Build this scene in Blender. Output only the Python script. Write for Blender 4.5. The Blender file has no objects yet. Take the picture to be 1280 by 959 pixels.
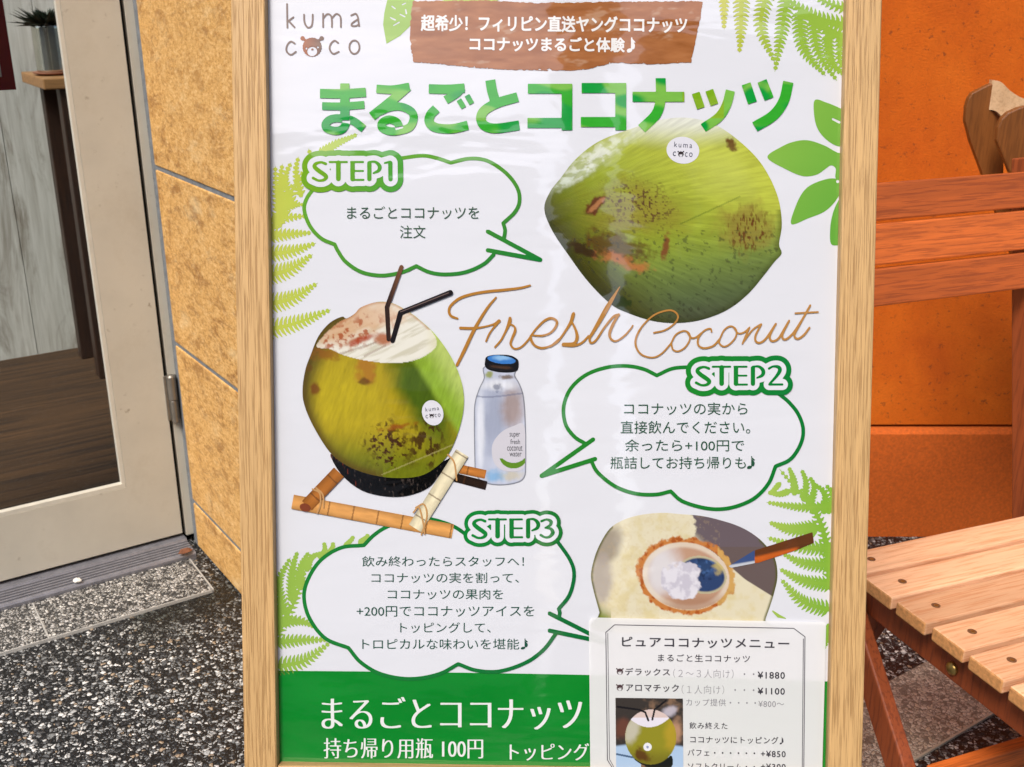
import bpy, bmesh, math, random
import numpy as np
from mathutils import Matrix, Vector

R = math.radians
rng = np.random.default_rng(7)
random.seed(7)
SC = bpy.context.scene
COL = SC.collection

# ------------------------------------------------------------------ camera, sky, sun, exposure
CAM_H, PITCH, FPX = 1.25, R(20.3), 1354.0
cam = bpy.data.cameras.new('camera')
cam.sensor_width = 36
cam.lens = FPX / 1280 * 36
cam.clip_start = 0.05
cam.clip_end = 500
cam.dof.use_dof = True
cam.dof.focus_distance = 1.12
cam.dof.aperture_fstop = 20.0
camo = bpy.data.objects.new('camera', cam)
COL.objects.link(camo)
camo.location = (0, 0, CAM_H)
camo.rotation_euler = (math.pi / 2 - PITCH, 0, 0)
SC.camera = camo

SUN_ELEV, SUN_AZ = R(52), R(205)          # azimuth of the sun measured clockwise from +Y
world = bpy.data.worlds.new('World')
SC.world = world
world.use_nodes = True
wn = world.node_tree
sky = wn.nodes.new('ShaderNodeTexSky')
sky.sky_type = 'NISHITA'
sky.sun_disc = False
sky.sun_elevation = SUN_ELEV
sky.sun_rotation = SUN_AZ
sky.dust_density = 3.0
sky.air_density = 0.8
sky.ozone_density = 0.8
bg = wn.nodes['Background']
bg.inputs['Strength'].default_value = 0.115
wn.links.new(sky.outputs[0], bg.inputs['Color'])

sl = bpy.data.lights.new('sun', 'SUN')
sl.energy = 2.3
sl.angle = R(22)
sl.color = (1.0, 0.95, 0.87)
suno = bpy.data.objects.new('sun', sl)
COL.objects.link(suno)
sd = Vector((math.sin(SUN_AZ) * math.cos(SUN_ELEV), math.cos(SUN_AZ) * math.cos(SUN_ELEV), math.sin(SUN_ELEV)))
suno.rotation_euler = sd.to_track_quat('Z', 'Y').to_euler()
suno.location = sd * 20

SC.view_settings.view_transform = 'Standard'
SC.view_settings.look = 'None'
SC.view_settings.gamma = 1
SC.view_settings.use_curve_mapping = False
SC.view_settings.exposure = 0.64
SC.cycles.max_bounces = 8


# ------------------------------------------------------------------ small helpers
def lin(c):
    c = np.asarray(c, float) / 255.0
    return np.where(c <= 0.04045, c / 12.92, ((c + 0.055) / 1.055) ** 2.4)


def tag(o, label=None, cat=None, group=None, kind=None):
    if label: o['label'] = label
    if cat: o['category'] = cat
    if group: o['group'] = group
    if kind: o['kind'] = kind
    return o


def empty(name, M, label=None, cat=None, group=None):
    o = bpy.data.objects.new(name, None)
    o.empty_display_size = 0.05
    COL.objects.link(o)
    o.matrix_world = M
    return tag(o, label, cat, group)


def mesh_obj(name, verts, faces, mat, parent=None, smooth=False, col=None):
    me = bpy.data.meshes.new(name)
    me.from_pydata([tuple(map(float, v)) for v in verts], [], [tuple(map(int, f)) for f in faces])
    if mat: me.materials.append(mat)
    if col is not None:
        at = me.color_attributes.new('ink', 'FLOAT_COLOR', 'POINT')
        c4 = np.ones((len(verts), 4), np.float32)
        c4[:, :3] = col
        at.data.foreach_set('color', c4.ravel())
    if smooth:
        for p in me.polygons: p.use_smooth = True
    o = bpy.data.objects.new(name, me)
    COL.objects.link(o)
    if parent: o.parent = parent
    return o


def bm_obj(name, bm, mat, parent=None, smooth=False, bevel=0.0, seg=2):
    if bevel:
        bmesh.ops.bevel(bm, geom=list(bm.edges), offset=bevel, segments=seg, affect='EDGES', profile=0.5)
    bmesh.ops.recalc_face_normals(bm, faces=list(bm.faces))
    me = bpy.data.meshes.new(name)
    bm.to_mesh(me)
    bm.free()
    me.materials.append(mat)
    if smooth:
        for p in me.polygons: p.use_smooth = True
    o = bpy.data.objects.new(name, me)
    COL.objects.link(o)
    if parent: o.parent = parent
    return o


def add_box(bm, c, d, M=None):
    """box of size d centred at c; M: optional extra matrix"""
    T = Matrix.Translation(c) @ Matrix.Diagonal((d[0], d[1], d[2], 1))
    if M: T = M @ T
    bmesh.ops.create_cube(bm, size=1, matrix=T)


def box_obj(name, lo, hi, mat, parent=None, bevel=0.0):
    bm = bmesh.new()
    add_box(bm, [(a + b) / 2 for a, b in zip(lo, hi)], [b - a for a, b in zip(lo, hi)])
    return bm_obj(name, bm, mat, parent, bevel=bevel)


def bar(bm, a, b, w, t, side):
    """rectangular bar from a to b; w across 'side' axis direction, t along the third"""
    a, b, side = Vector(a), Vector(b), Vector(side).normalized()
    x = (b - a).normalized()
    z = x.cross(side).normalized()
    M = Matrix((x, side, z)).transposed().to_4x4()
    M.translation = (a + b) / 2
    bmesh.ops.create_cube(bm, size=1, matrix=M @ Matrix.Diagonal(((b - a).length, w, t, 1)))


def prism(bm, pts, d):
    """extrude polygon (list of 3d points) along vector d"""
    d = Vector(d)
    v0 = [bm.verts.new(p) for p in pts]
    v1 = [bm.verts.new(Vector(p) + d) for p in pts]
    bm.faces.new(v0)
    bm.faces.new(v1[::-1])
    n = len(pts)
    for i in range(n):
        bm.faces.new((v0[i], v1[i], v1[(i + 1) % n], v0[(i + 1) % n]))


def lathe(bm, prof, n=40, c=(0, 0, 0)):
    rings = []
    for r, z in prof:
        rings.append([bm.verts.new((c[0] + r * math.cos(2 * math.pi * i / n), c[1] + r * math.sin(2 * math.pi * i / n), c[2] + z)) for i in range(n)])
    for a, b in zip(rings, rings[1:]):
        for i in range(n):
            bm.faces.new((a[i], a[(i + 1) % n], b[(i + 1) % n], b[i]))
    bm.faces.new(rings[0][::-1])
    bm.faces.new(rings[-1])


def zrot(az):
    """matrix whose local +X points along compass azimuth az (degrees from +Y, clockwise)"""
    return Matrix.Rotation(math.pi / 2 - R(az), 4, 'Z')


# ------------------------------------------------------------------ materials
def new_mat(name):
    m = bpy.data.materials.new(name)
    m.use_nodes = True
    nt = m.node_tree
    return m, nt, nt.nodes['Principled BSDF'], nt.nodes['Material Output']


def N(nt, t, **kw):
    n = nt.nodes.new(t)
    for k, v in kw.items():
        if k in n.inputs.keys() if isinstance(k, str) else False:
            n.inputs[k].default_value = v
        else:
            setattr(n, k, v)
    return n


def ramp(nt, stops, fac, interp='LINEAR'):
    n = nt.nodes.new('ShaderNodeValToRGB')
    cr = n.color_ramp
    cr.interpolation = interp
    while len(cr.elements) < len(stops): cr.elements.new(0.5)
    for e, (p, c) in zip(cr.elements, stops):
        e.position = p
        e.color = (*c, 1)
    nt.links.new(fac, n.inputs[0])
    return n.outputs[0]


def coords(nt, scale=(1, 1, 1), kind='Object', rot=(0, 0, 0)):
    tc = nt.nodes.new('ShaderNodeTexCoord')
    mp = nt.nodes.new('ShaderNodeMapping')
    mp.inputs['Scale'].default_value = scale
    mp.inputs['Rotation'].default_value = rot
    nt.links.new(tc.outputs[kind], mp.inputs[0])
    return mp.outputs[0]


def noise(nt, vec, scale, detail=4, rough=0.55, dist=0.0):
    n = nt.nodes.new('ShaderNodeTexNoise')
    n.inputs['Scale'].default_value = scale
    n.inputs['Detail'].default_value = detail
    n.inputs['Roughness'].default_value = rough
    n.inputs['Distortion'].default_value = dist
    nt.links.new(vec, n.inputs['Vector'])
    return n.outputs['Fac']


def mixc(nt, a, b, fac, mode='MIX'):
    n = nt.nodes.new('ShaderNodeMix')
    n.data_type = 'RGBA'
    n.blend_type = mode
    for s, v in ((n.inputs[6], a), (n.inputs[7], b)):
        if isinstance(v, (tuple, list, np.ndarray)): s.default_value = (*[float(q) for q in v[:3]], 1)
        else: nt.links.new(v, s)
    if isinstance(fac, (int, float)): n.inputs[0].default_value = fac
    else: nt.links.new(fac, n.inputs[0])
    return n.outputs[2]


def bump(nt, bsdf, h, strength, dist=0.002):
    b = nt.nodes.new('ShaderNodeBump')
    b.inputs['Strength'].default_value = strength
    b.inputs['Distance'].default_value = dist
    nt.links.new(h, b.inputs['Height'])
    nt.links.new(b.outputs[0], bsdf.inputs['Normal'])
    return b


def plain(name, rgb, rough=0.5, metal=0.0, vary=0.12, scale=25, bmp=0.0):
    m, nt, b, _ = new_mat(name)
    v = coords(nt)
    f = noise(nt, v, scale, 5)
    c = np.array(rgb)
    nt.links.new(ramp(nt, [(0.3, tuple(c * (1 - vary))), (0.7, tuple(np.minimum(c * (1 + vary), 1)))], f), b.inputs['Base Color'])
    b.inputs['Roughness'].default_value = rough
    b.inputs['Metallic'].default_value = metal
    if bmp: bump(nt, b, f, bmp)
    return m


def wood(name, light, dark, axis=0, fine=260, along=9, rough=0.5, big=0.5, bmp=0.25, pore=0.55, thr=(0.50, 0.60)):
    """wood with long fibres and dark pores running along 'axis' of the object's own space"""
    m, nt, b, _ = new_mat(name)
    s = [1, 1, 1]
    s[axis] = along / fine
    v = coords(nt, tuple(s))
    per = N(nt, 'ShaderNodeObjectInfo')
    off = nt.nodes.new('ShaderNodeVectorMath'); off.operation = 'SCALE'
    cmb = nt.nodes.new('ShaderNodeCombineXYZ')
    for i in range(3): nt.links.new(per.outputs['Random'], cmb.inputs[i])
    nt.links.new(cmb.outputs[0], off.inputs[0]); off.inputs['Scale'].default_value = 7.0
    add = nt.nodes.new('ShaderNodeVectorMath'); add.operation = 'ADD'
    nt.links.new(v, add.inputs[0]); nt.links.new(off.outputs[0], add.inputs[1])
    v = add.outputs[0]
    f1 = noise(nt, v, fine, 3, 0.6, 0.3)
    f2 = noise(nt, v, fine * 0.22, 4, 0.6, 1.2)
    f3 = noise(nt, v, fine * 0.05, 3, 0.5, 0.5)
    light, dark = np.array(light), np.array(dark)
    tone = ramp(nt, [(0.0, (0.80, 0.76, 0.72)), (1.0, (1.14, 1.14, 1.14))], per.outputs['Random'])
    base = ramp(nt, [(0.3, tuple(light * (1 - 0.35 * big))), (0.7, tuple(np.minimum(light * (1 + 0.18 * big), 1)))], f2)
    base2 = mixc(nt, base, tuple(light * 0.75), ramp(nt, [(0.45, (0, 0, 0)), (0.75, (0.55, 0.55, 0.55))], f3))
    pores = ramp(nt, [(thr[0], (0, 0, 0)), (thr[1], (pore,) * 3)], f1)
    nt.links.new(mixc(nt, mixc(nt, base2, tuple(dark), pores), tone, 1.0 if name != 'oak_wood' else 0.0, 'MULTIPLY'), b.inputs['Base Color'])
    b.inputs['Roughness'].default_value = rough
    inv = nt.nodes.new('ShaderNodeMath'); inv.operation = 'SUBTRACT'
    inv.inputs[0].default_value = 1; nt.links.new(pores, inv.inputs[1])
    bump(nt, b, inv.outputs[0], bmp, 0.0006)
    return m


def pebble(name, cell, cols, matrix, gap=0.10, wet=True, bumpk=0.8, dark_patches=()):
    """exposed aggregate: rounded stones of several tones in a dark binder"""
    m, nt, b, _ = new_mat(name)
    v0 = coords(nt)
    # warp the cells a little so that the stones are irregular
    wob = nt.nodes.new('ShaderNodeTexNoise'); wob.inputs['Scale'].default_value = 90
    nt.links.new(v0, wob.inputs['Vector'])
    v = mixc(nt, v0, wob.outputs['Color'], 0.006, 'LINEAR_LIGHT')
    de = N(nt, 'ShaderNodeTexVoronoi', feature='DISTANCE_TO_EDGE'); de.inputs['Scale'].default_value = 1 / cell
    ce = N(nt, 'ShaderNodeTexVoronoi', feature='F1'); ce.inputs['Scale'].default_value = 1 / cell
    for q in (de, ce): nt.links.new(v, q.inputs['Vector'])
    sep = nt.nodes.new('ShaderNodeSeparateColor'); nt.links.new(ce.outputs['Color'], sep.inputs[0])
    stone = ramp(nt, cols, sep.outputs[0], 'CONSTANT')
    grain = noise(nt, v0, 900, 3)
    stone = mixc(nt, stone, ramp(nt, [(0.3, (0.55,) * 3), (0.7, (1.15,) * 3)], grain), 0.7, 'MULTIPLY')
    # some stones sit under the binder: gap width varies per stone
    gw = nt.nodes.new('ShaderNodeMath'); gw.operation = 'MULTIPLY_ADD'
    nt.links.new(sep.outputs[1], gw.inputs[0]); gw.inputs[1].default_value = gap * 2.2; gw.inputs[2].default_value = gap * 0.35
    sub = nt.nodes.new('ShaderNodeMath'); sub.operation = 'SUBTRACT'
    nt.links.new(de.outputs['Distance'], sub.inputs[0]); nt.links.new(gw.outputs[0], sub.inputs[1])
    mask = ramp(nt, [(0.0, (0, 0, 0)), (0.05, (1, 1, 1))], sub.outputs[0])
    c = mixc(nt, matrix, stone, mask)
    if wet:
        big = noise(nt, v0, 2.1, 4, 0.6)
        dirt = ramp(nt, [(0.34, (0.30, 0.30, 0.30)), (0.56, (1, 1, 1))], big)
        c = mixc(nt, c, dirt, 0.8, 'MULTIPLY')
    for sx, sy, sr in dark_patches:                      # darker patches with ragged outlines
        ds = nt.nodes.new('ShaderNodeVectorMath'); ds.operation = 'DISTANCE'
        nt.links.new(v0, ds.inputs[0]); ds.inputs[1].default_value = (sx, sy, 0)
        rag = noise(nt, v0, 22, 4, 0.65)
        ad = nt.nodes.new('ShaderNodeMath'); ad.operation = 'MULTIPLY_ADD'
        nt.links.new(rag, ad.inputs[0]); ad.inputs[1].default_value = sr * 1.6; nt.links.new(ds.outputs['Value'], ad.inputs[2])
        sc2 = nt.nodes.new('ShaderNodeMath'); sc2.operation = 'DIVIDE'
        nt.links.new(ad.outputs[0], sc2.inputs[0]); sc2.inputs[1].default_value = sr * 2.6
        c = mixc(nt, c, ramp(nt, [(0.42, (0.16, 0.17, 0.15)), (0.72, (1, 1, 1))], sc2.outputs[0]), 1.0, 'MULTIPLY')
    nt.links.new(c, b.inputs['Base Color'])
    b.inputs['Roughness'].default_value = 0.42
    hgt = ramp(nt, [(0.0, (0, 0, 0)), (0.25, (0.8,) * 3), (0.5, (1, 1, 1))], sub.outputs[0])
    bump(nt, b, hgt, bumpk, cell * 0.35)
    return m


M_oak = wood('oak_wood', (0.56, 0.345, 0.145), (0.27, 0.14, 0.045), axis=1, fine=820, along=16, rough=0.5, big=0.35, bmp=0.6, pore=0.70, thr=(0.50, 0.62))
M_seat = wood('sky_lit_seat_wood', (0.80, 0.465, 0.265), (0.54, 0.20, 0.07), axis=0, fine=300, along=14, rough=0.42, big=0.35, bmp=0.25, pore=0.5)  # seat slats: same bench wood, sky light and sheen put into a paler colour
M_end = plain('orange_end_grain', (0.56, 0.265, 0.095), 0.6, 0, 0.25, 180)
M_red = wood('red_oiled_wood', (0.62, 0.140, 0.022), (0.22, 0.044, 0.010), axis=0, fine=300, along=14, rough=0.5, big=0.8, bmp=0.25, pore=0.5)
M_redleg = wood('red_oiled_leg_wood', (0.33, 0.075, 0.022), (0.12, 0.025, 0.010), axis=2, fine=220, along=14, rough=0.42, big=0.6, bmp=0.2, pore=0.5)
M_ply = wood('brown_plywood', (0.25, 0.090, 0.022), (0.10, 0.036, 0.010), axis=2, fine=240, along=16, rough=0.4, big=0.5, bmp=0.15, pore=0.4)
M_plyedge = wood('pale_plywood_edge', (0.68, 0.46, 0.27), (0.40, 0.24, 0.12), axis=0, fine=260, along=20, rough=0.5, big=0.3, bmp=0.1, pore=0.4)
M_floorw = wood('dark_floor_boards', (0.095, 0.045, 0.016), (0.012, 0.006, 0.003), axis=0, fine=60, along=3, rough=0.9, big=1.6, bmp=0.1, pore=0.6)
M_dark = wood('dark_stained_wood', (0.045, 0.020, 0.012), (0.015, 0.008, 0.006), axis=2, fine=120, along=8, rough=0.5, big=0.6, bmp=0.1, pore=0.6)
M_shelf = wood('shelf_wood', (0.36, 0.18, 0.07), (0.16, 0.08, 0.03), axis=0, fine=160, along=9, rough=0.5, big=0.5, bmp=0.15)
M_alu = plain('beige_painted_metal', (0.54, 0.51, 0.43), 0.42, 0.0, 0.07, 9, 0.03)
nt0 = M_alu.node_tree
b0 = nt0.nodes['Principled BSDF']
old = b0.inputs['Base Color'].links[0].from_socket
vv = coords(nt0)
spk = ramp(nt0, [(0.63, (0, 0, 0)), (0.72, (0.75,) * 3)], noise(nt0, vv, 48, 3, 0.6))
spm = ramp(nt0, [(0.50, (0, 0, 0)), (0.66, (1, 1, 1))], noise(nt0, vv, 6, 3, 0.6))
mm = nt0.nodes.new('ShaderNodeMath'); mm.operation = 'MULTIPLY'
nt0.links.new(spk, mm.inputs[0]); nt0.links.new(spm, mm.inputs[1])
c0 = mixc(nt0, old, (0.16, 0.115, 0.07), mm.outputs[0])
c0 = mixc(nt0, c0, (0.33, 0.29, 0.22), ramp(nt0, [(0.50, (0, 0, 0)), (0.75, (0.6,) * 3)], noise(nt0, vv, 4.5, 6, 0.7)))
nt0.links.new(c0, b0.inputs['Base Color'])
M_bead = plain('pale_glazing_bead', (0.60, 0.57, 0.49), 0.4, 0.0, 0.06, 30)
M_steel = plain('brushed_aluminium', (0.25, 0.25, 0.28), 0.42, 0.45, 0.15, 60)
M_hinge = plain('grey_hinge_metal', (0.23, 0.21, 0.18), 0.38, 0.6, 0.15, 40)
M_rubber_shade = plain('black_rubber_and_groove_shade', (0.012, 0.012, 0.012), 0.6)
M_grout = plain('blue_grey_grout', (0.17, 0.185, 0.20), 0.85, 0, 0.25, 60, 0.2)
M_brass = plain('aged_brass', (0.45, 0.31, 0.10), 0.35, 0.9, 0.2, 200)
M_tin = plain('tin_can', (0.62, 0.60, 0.52), 0.16, 0.9, 0.1, 40)
M_leaf = plain('dark_succulent_leaf', (0.018, 0.030, 0.016), 0.5, 0, 0.4, 60)
M_maroon = plain('maroon_print', (0.17, 0.010, 0.025), 0.5, 0, 0.08, 30)
M_paper = plain('white_notice_paper', (0.62, 0.62, 0.62), 0.6, 0, 0.04, 8)
M_panel = plain('brown_backing_board', (0.22, 0.14, 0.08), 0.7)
M_scrap = plain('white_scrap', (0.8, 0.78, 0.72), 0.7)
M_dryleaf = plain('brown_dry_leaf', (0.17, 0.06, 0.025), 0.7, 0, 0.4, 80)
M_terra = plain('terracotta_saucer', (0.30, 0.12, 0.07), 0.6)

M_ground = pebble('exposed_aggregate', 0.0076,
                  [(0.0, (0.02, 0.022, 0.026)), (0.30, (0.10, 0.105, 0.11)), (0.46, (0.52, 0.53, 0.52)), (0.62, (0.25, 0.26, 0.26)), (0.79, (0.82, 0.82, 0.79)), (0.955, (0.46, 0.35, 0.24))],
                  (0.004, 0.004, 0.005), 0.072, dark_patches=((-0.74, 1.985, 0.13), (-0.66, 2.06, 0.10), (0.95, 2.15, 0.22)))
M_step = pebble('pale_aggregate', 0.0072,
                [(0.0, (0.08, 0.08, 0.078)), (0.20, (0.34, 0.33, 0.31)), (0.45, (0.62, 0.60, 0.57)), (0.68, (0.42, 0.41, 0.38)), (0.86, (0.78, 0.76, 0.71))],
                (0.03, 0.03, 0.03), 0.06, wet=False)
M_border = pebble('tan_aggregate', 0.0075,
                  [(0.0, (0.30, 0.26, 0.21)), (0.18, (0.66, 0.58, 0.47)), (0.5, (0.84, 0.77, 0.65)), (0.75, (0.76, 0.66, 0.51)), (0.9, (0.50, 0.45, 0.38))],
                  (0.22, 0.19, 0.15), 0.035, wet=False)


def mat_tile():
    m, nt, b, _ = new_mat('mottled_ochre_tile')
    v = coords(nt, (0.5, 0.5, 1))
    f1 = noise(nt, v, 26, 10, 0.80, 0.4)
    f2 = noise(nt, v, 4.5, 6, 0.7, 0.6)
    f3 = noise(nt, v, 190, 5, 0.75, 0.3)
    base = ramp(nt, [(0.32, (0.44, 0.205, 0.045)), (0.50, (0.69, 0.385, 0.115)), (0.68, (0.85, 0.57, 0.26))], f3)
    st = nt.nodes.new('ShaderNodeMath'); st.operation = 'MULTIPLY'
    nt.links.new(ramp(nt, [(0.49, (0, 0, 0)), (0.61, (1, 1, 1))], f1), st.inputs[0])
    nt.links.new(ramp(nt, [(0.36, (0.25,) * 3), (0.62, (1, 1, 1))], f2), st.inputs[1])
    c = mixc(nt, base, (0.25, 0.095, 0.016), st.outputs[0])
    c = mixc(nt, c, (0.86, 0.66, 0.36), ramp(nt, [(0.56, (0, 0, 0)), (0.72, (0.55,) * 3)], noise(nt, v, 15, 6, 0.7)))
    nt.links.new(c, b.inputs['Base Color'])
    b.inputs['Roughness'].default_value = 0.62
    bump(nt, b, f1, 0.6, 0.004)
    return m


def mat_plaster():
    m, nt, b, _ = new_mat('orange_rough_plaster')
    v = coords(nt)
    f1 = noise(nt, v, 3.5, 6, 0.65)
    f2 = noise(nt, v, 60, 6, 0.72)
    f3 = noise(nt, coords(nt, (0.8, 1, 1.1)), 220, 7, 0.8)
    base = ramp(nt, [(0.3, (0.54, 0.095, 0.005)), (0.5, (0.64, 0.130, 0.006)), (0.7, (0.72, 0.165, 0.010))], f1)
    c = mixc(nt, base, ramp(nt, [(0.30, (0.62,) * 3), (0.50, (1.0,) * 3), (0.70, (1.18,) * 3)], f3), 0.5, 'MULTIPLY')
    f5 = noise(nt, coords(nt, (1, 1, 0.6)), 1.3, 5, 0.7, 0.6)
    c = mixc(nt, c, ramp(nt, [(0.36, (0.70, 0.62, 0.55)), (0.58, (1.0,) * 3)], f5), 0.7, 'MULTIPLY')
    pits = ramp(nt, [(0.58, (0, 0, 0)), (0.66, (0.8,) * 3)], f2)
    c = mixc(nt, c, (0.20, 0.045, 0.010), pits)
    # dark weather streaks, few and short
    vs = coords(nt, (11, 1, 1.3))
    fs = noise(nt, vs, 1.0, 5, 0.65)
    c = mixc(nt, c, (0.09, 0.04, 0.018), ramp(nt, [(0.66, (0, 0, 0)), (0.76, (0.7,) * 3)], fs))
    nt.links.new(c, b.inputs['Base Color'])
    b.inputs['Roughness'].default_value = 0.85
    b.inputs['Specular IOR Level'].default_value = 0.25
    bump(nt, b, f3, 0.6, 0.004)
    return m


def mat_planks():
    """pale grey weathered boards, vertical"""
    m, nt, b, _ = new_mat('grey_weathered_boards')
    v = coords(nt, (1, 1, 0.07))
    f1 = noise(nt, v, 60, 5, 0.65, 0.4)
    v2 = coords(nt, (1, 1, 0.25))
    f2 = noise(nt, v2, 7, 6, 0.7, 0.8)
    base = ramp(nt, [(0.30, (0.52, 0.50, 0.46)), (0.6, (0.74, 0.73, 0.70)), (0.8, (0.80, 0.79, 0.76))], f1)
    c = mixc(nt, base, (0.17, 0.125, 0.08), ramp(nt, [(0.50, (0, 0, 0)), (0.68, (0.9,) * 3)], f2))
    nt.links.new(c, b.inputs['Base Color'])
    b.inputs['Roughness'].default_value = 0.55
    bump(nt, b, f1, 0.1, 0.002)
    return m


def mat_glass():
    m, nt, b, out = new_mat('door_glass')
    nt.nodes.remove(b)
    tr = nt.nodes.new('ShaderNodeBsdfTransparent'); tr.inputs[0].default_value = (0.86, 0.89, 0.87, 1)
    gl = nt.nodes.new('ShaderNodeBsdfGlossy'); gl.inputs['Roughness'].default_value = 0.03
    fr = nt.nodes.new('ShaderNodeFresnel'); fr.inputs['IOR'].default_value = 1.2
    mx = nt.nodes.new('ShaderNodeMixShader')
    nt.links.new(fr.outputs[0], mx.inputs[0]); nt.links.new(tr.outputs[0], mx.inputs[1]); nt.links.new(gl.outputs[0], mx.inputs[2])
    nt.links.new(mx.outputs[0], out.inputs[0])
    return m


def mat_ink(name, rough, wave, see=0.0, film=0.0):
    """printed paper: ink colour stored with the print, glossy film with slight ripples"""
    m, nt, b, out = new_mat(name)
    a = nt.nodes.new('ShaderNodeAttribute'); a.attribute_name = 'ink'
    nt.links.new(a.outputs['Color'], b.inputs['Base Color'])
    b.inputs['Roughness'].default_value = rough
    b.inputs['IOR'].default_value = 1.5
    b.inputs['Specular IOR Level'].default_value = 0.5
    b.inputs['Coat Weight'].default_value = film
    b.inputs['Coat Roughness'].default_value = 0.02
    b.inputs['Coat IOR'].default_value = 1.6
    v = coords(nt, (0.8, 2.2, 1))
    bn = bump(nt, b, noise(nt, v, 7, 3, 0.5, 0.3), wave, 0.01)
    nt.links.new(bn.outputs[0], b.inputs['Coat Normal'])
    if see:
        tr = nt.nodes.new('ShaderNodeBsdfTransparent')
        mx = nt.nodes.new('ShaderNodeMixShader'); mx.inputs[0].default_value = see
        nt.links.new(b.outputs[0], mx.inputs[1]); nt.links.new(tr.outputs[0], mx.inputs[2])
        nt.links.new(mx.outputs[0], out.inputs[0])
    return m


M_ink = mat_ink('printed_ink', 0.08, 0.16, 0.0, 1.0)
M_thin = mat_ink('thin_copy_paper', 0.35, 0.12, 0.26)
M_menu = mat_ink('menu_ink', 0.35, 0.12)
M_plinth = plain('brown_orange_plinth_render', (0.56, 0.108, 0.007), 0.85, 0, 0.20, 160, 0.5)
M_tile, M_plaster, M_planks, M_glass = mat_tile(), mat_plaster(), mat_planks(), mat_glass()

# ------------------------------------------------------------------ the board plane and its printed artwork
Rv = np.array([1.0, 0, 0])
Fv = np.array([0, math.cos(PITCH), -math.sin(PITCH)])
Uv = np.array([0, math.sin(PITCH), math.cos(PITCH)])
TILT, YAW, ROLL = R(4.3), R(2.0), R(0.22)
ex = Rv * math.cos(YAW) - Fv * math.sin(YAW)
ey = Uv * math.cos(TILT) - Fv * math.sin(TILT)
ey = ey - ex * (ex @ ey); ey /= np.linalg.norm(ey)
ex, ey = ex * math.cos(ROLL) - ey * math.sin(ROLL), ex * math.sin(ROLL) + ey * math.cos(ROLL)
en = np.cross(ex, ey)
EYE = np.array([0, 0, CAM_H])
ORG = EYE + Fv * 1.10


def onboard(p, z=0.0):
    """artwork units (the poster design's own grid) -> metres on the board, measured from its middle"""
    p = np.asarray(p, float).reshape(-1, 2)
    u, v = (p[:, 0] - 640) / FPX, (p[:, 1] - 479.5) / FPX
    d = Fv[None] + u[:, None] * Rv[None] - v[:, None] * Uv[None]
    o = ORG + en * z
    t = ((o - EYE) @ en) / (d @ en)
    q = d * t[:, None] + EYE - ORG
    return np.stack([q @ ex, q @ ey, np.full(len(q), z)], 1)


FOOT = ORG[2] / ey[2]                      # distance down the board from its middle to the ground


def board_matrix(off):
    M = Matrix((Vector(ex), Vector(ey), Vector(en))).transposed().to_4x4()
    M.translation = Vector(ORG + ey * off)
    return M


# --- flat shapes from distance fields
def vnoise(x, y, seed=0):
    xi, yi = np.floor(x).astype(int), np.floor(y).astype(int)
    fx, fy = x - xi, y - yi
    fx, fy = fx * fx * (3 - 2 * fx), fy * fy * (3 - 2 * fy)

    def h(a, b):
        n = (a * 374761393 + b * 668265263 + seed * 974634541) & 0x7fffffff
        n = ((n ^ (n >> 13)) * 1274126177) & 0x7fffffff
        return ((n ^ (n >> 16)) & 0xffff) / 65535.0
    return (h(xi, yi) * (1 - fx) + h(xi + 1, yi) * fx) * (1 - fy) + (h(xi, yi + 1) * (1 - fx) + h(xi + 1, yi + 1) * fx) * fy


def fbm(x, y, s, seed=0, oc=4):
    t, a, w = 0, 0.5, 0
    for i in range(oc):
        t = t + a * vnoise(x * s * 2 ** i, y * s * 2 ** i, seed + i); w += a; a *= 0.55
    return t / w


def sstep(a, b, x):
    t = np.clip((x - a) / (b - a), 0, 1)
    return t * t * (3 - 2 * t)


def smooth(pts, n=10, closed=False):
    """Catmull-Rom through points (any dimension)"""
    P = np.asarray(pts, float)
    if closed: P = np.vstack([P[-1], P, P[0], P[1]])
    else: P = np.vstack([2 * P[0] - P[1], P, 2 * P[-1] - P[-2]])
    out = []
    for i in range(1, len(P) - 2):
        for t in np.linspace(0, 1, n, endpoint=False):
            a, b, c, d = P[i - 1:i + 3]
            out.append(0.5 * ((2 * b) + (c - a) * t + (2 * a - 5 * b + 4 * c - d) * t ** 2 + (3 * b - a - 3 * c + d) * t ** 3))
    if not closed: out.append(P[-2])
    return np.array(out)


def d_stroke(x, y, pts):
    """signed distance to a stroke; pts rows are x, y, half width"""
    d = np.full(x.shape, 1e9)
    for a, b in zip(pts[:-1], pts[1:]):
        ab = b[:2] - a[:2]
        L = max(ab @ ab, 1e-9)
        t = np.clip(((x - a[0]) * ab[0] + (y - a[1]) * ab[1]) / L, 0, 1)
        d = np.minimum(d, np.hypot(x - a[0] - t * ab[0], y - a[1] - t * ab[1]) - (a[2] + t * (b[2] - a[2])))
    return d


def d_segs(x, y, A, B):
    """signed distance to closed outline(s) given as segments A->B (even-odd inside)"""
    d = np.full(x.shape, 1e18)
    ins = np.zeros(x.shape, bool)
    for a, b in zip(A, B):
        ab = b - a
        L = max(ab @ ab, 1e-12)
        t = np.clip(((x - a[0]) * ab[0] + (y - a[1]) * ab[1]) / L, 0, 1)
        d = np.minimum(d, (x - a[0] - t * ab[0]) ** 2 + (y - a[1] - t * ab[1]) ** 2)
        c = (a[1] > y) != (b[1] > y)
        if c.any():
            ins ^= c & (x < (b[0] - a[0]) * (y - a[1]) / (b[1] - a[1] + 1e-30) + a[0])
    d = np.sqrt(d)
    return np.where(ins, -d, d)


def d_poly(x, y, pts):
    P = np.asarray(pts, float)
    return d_segs(x, y, P, np.roll(P, -1, 0))


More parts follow.
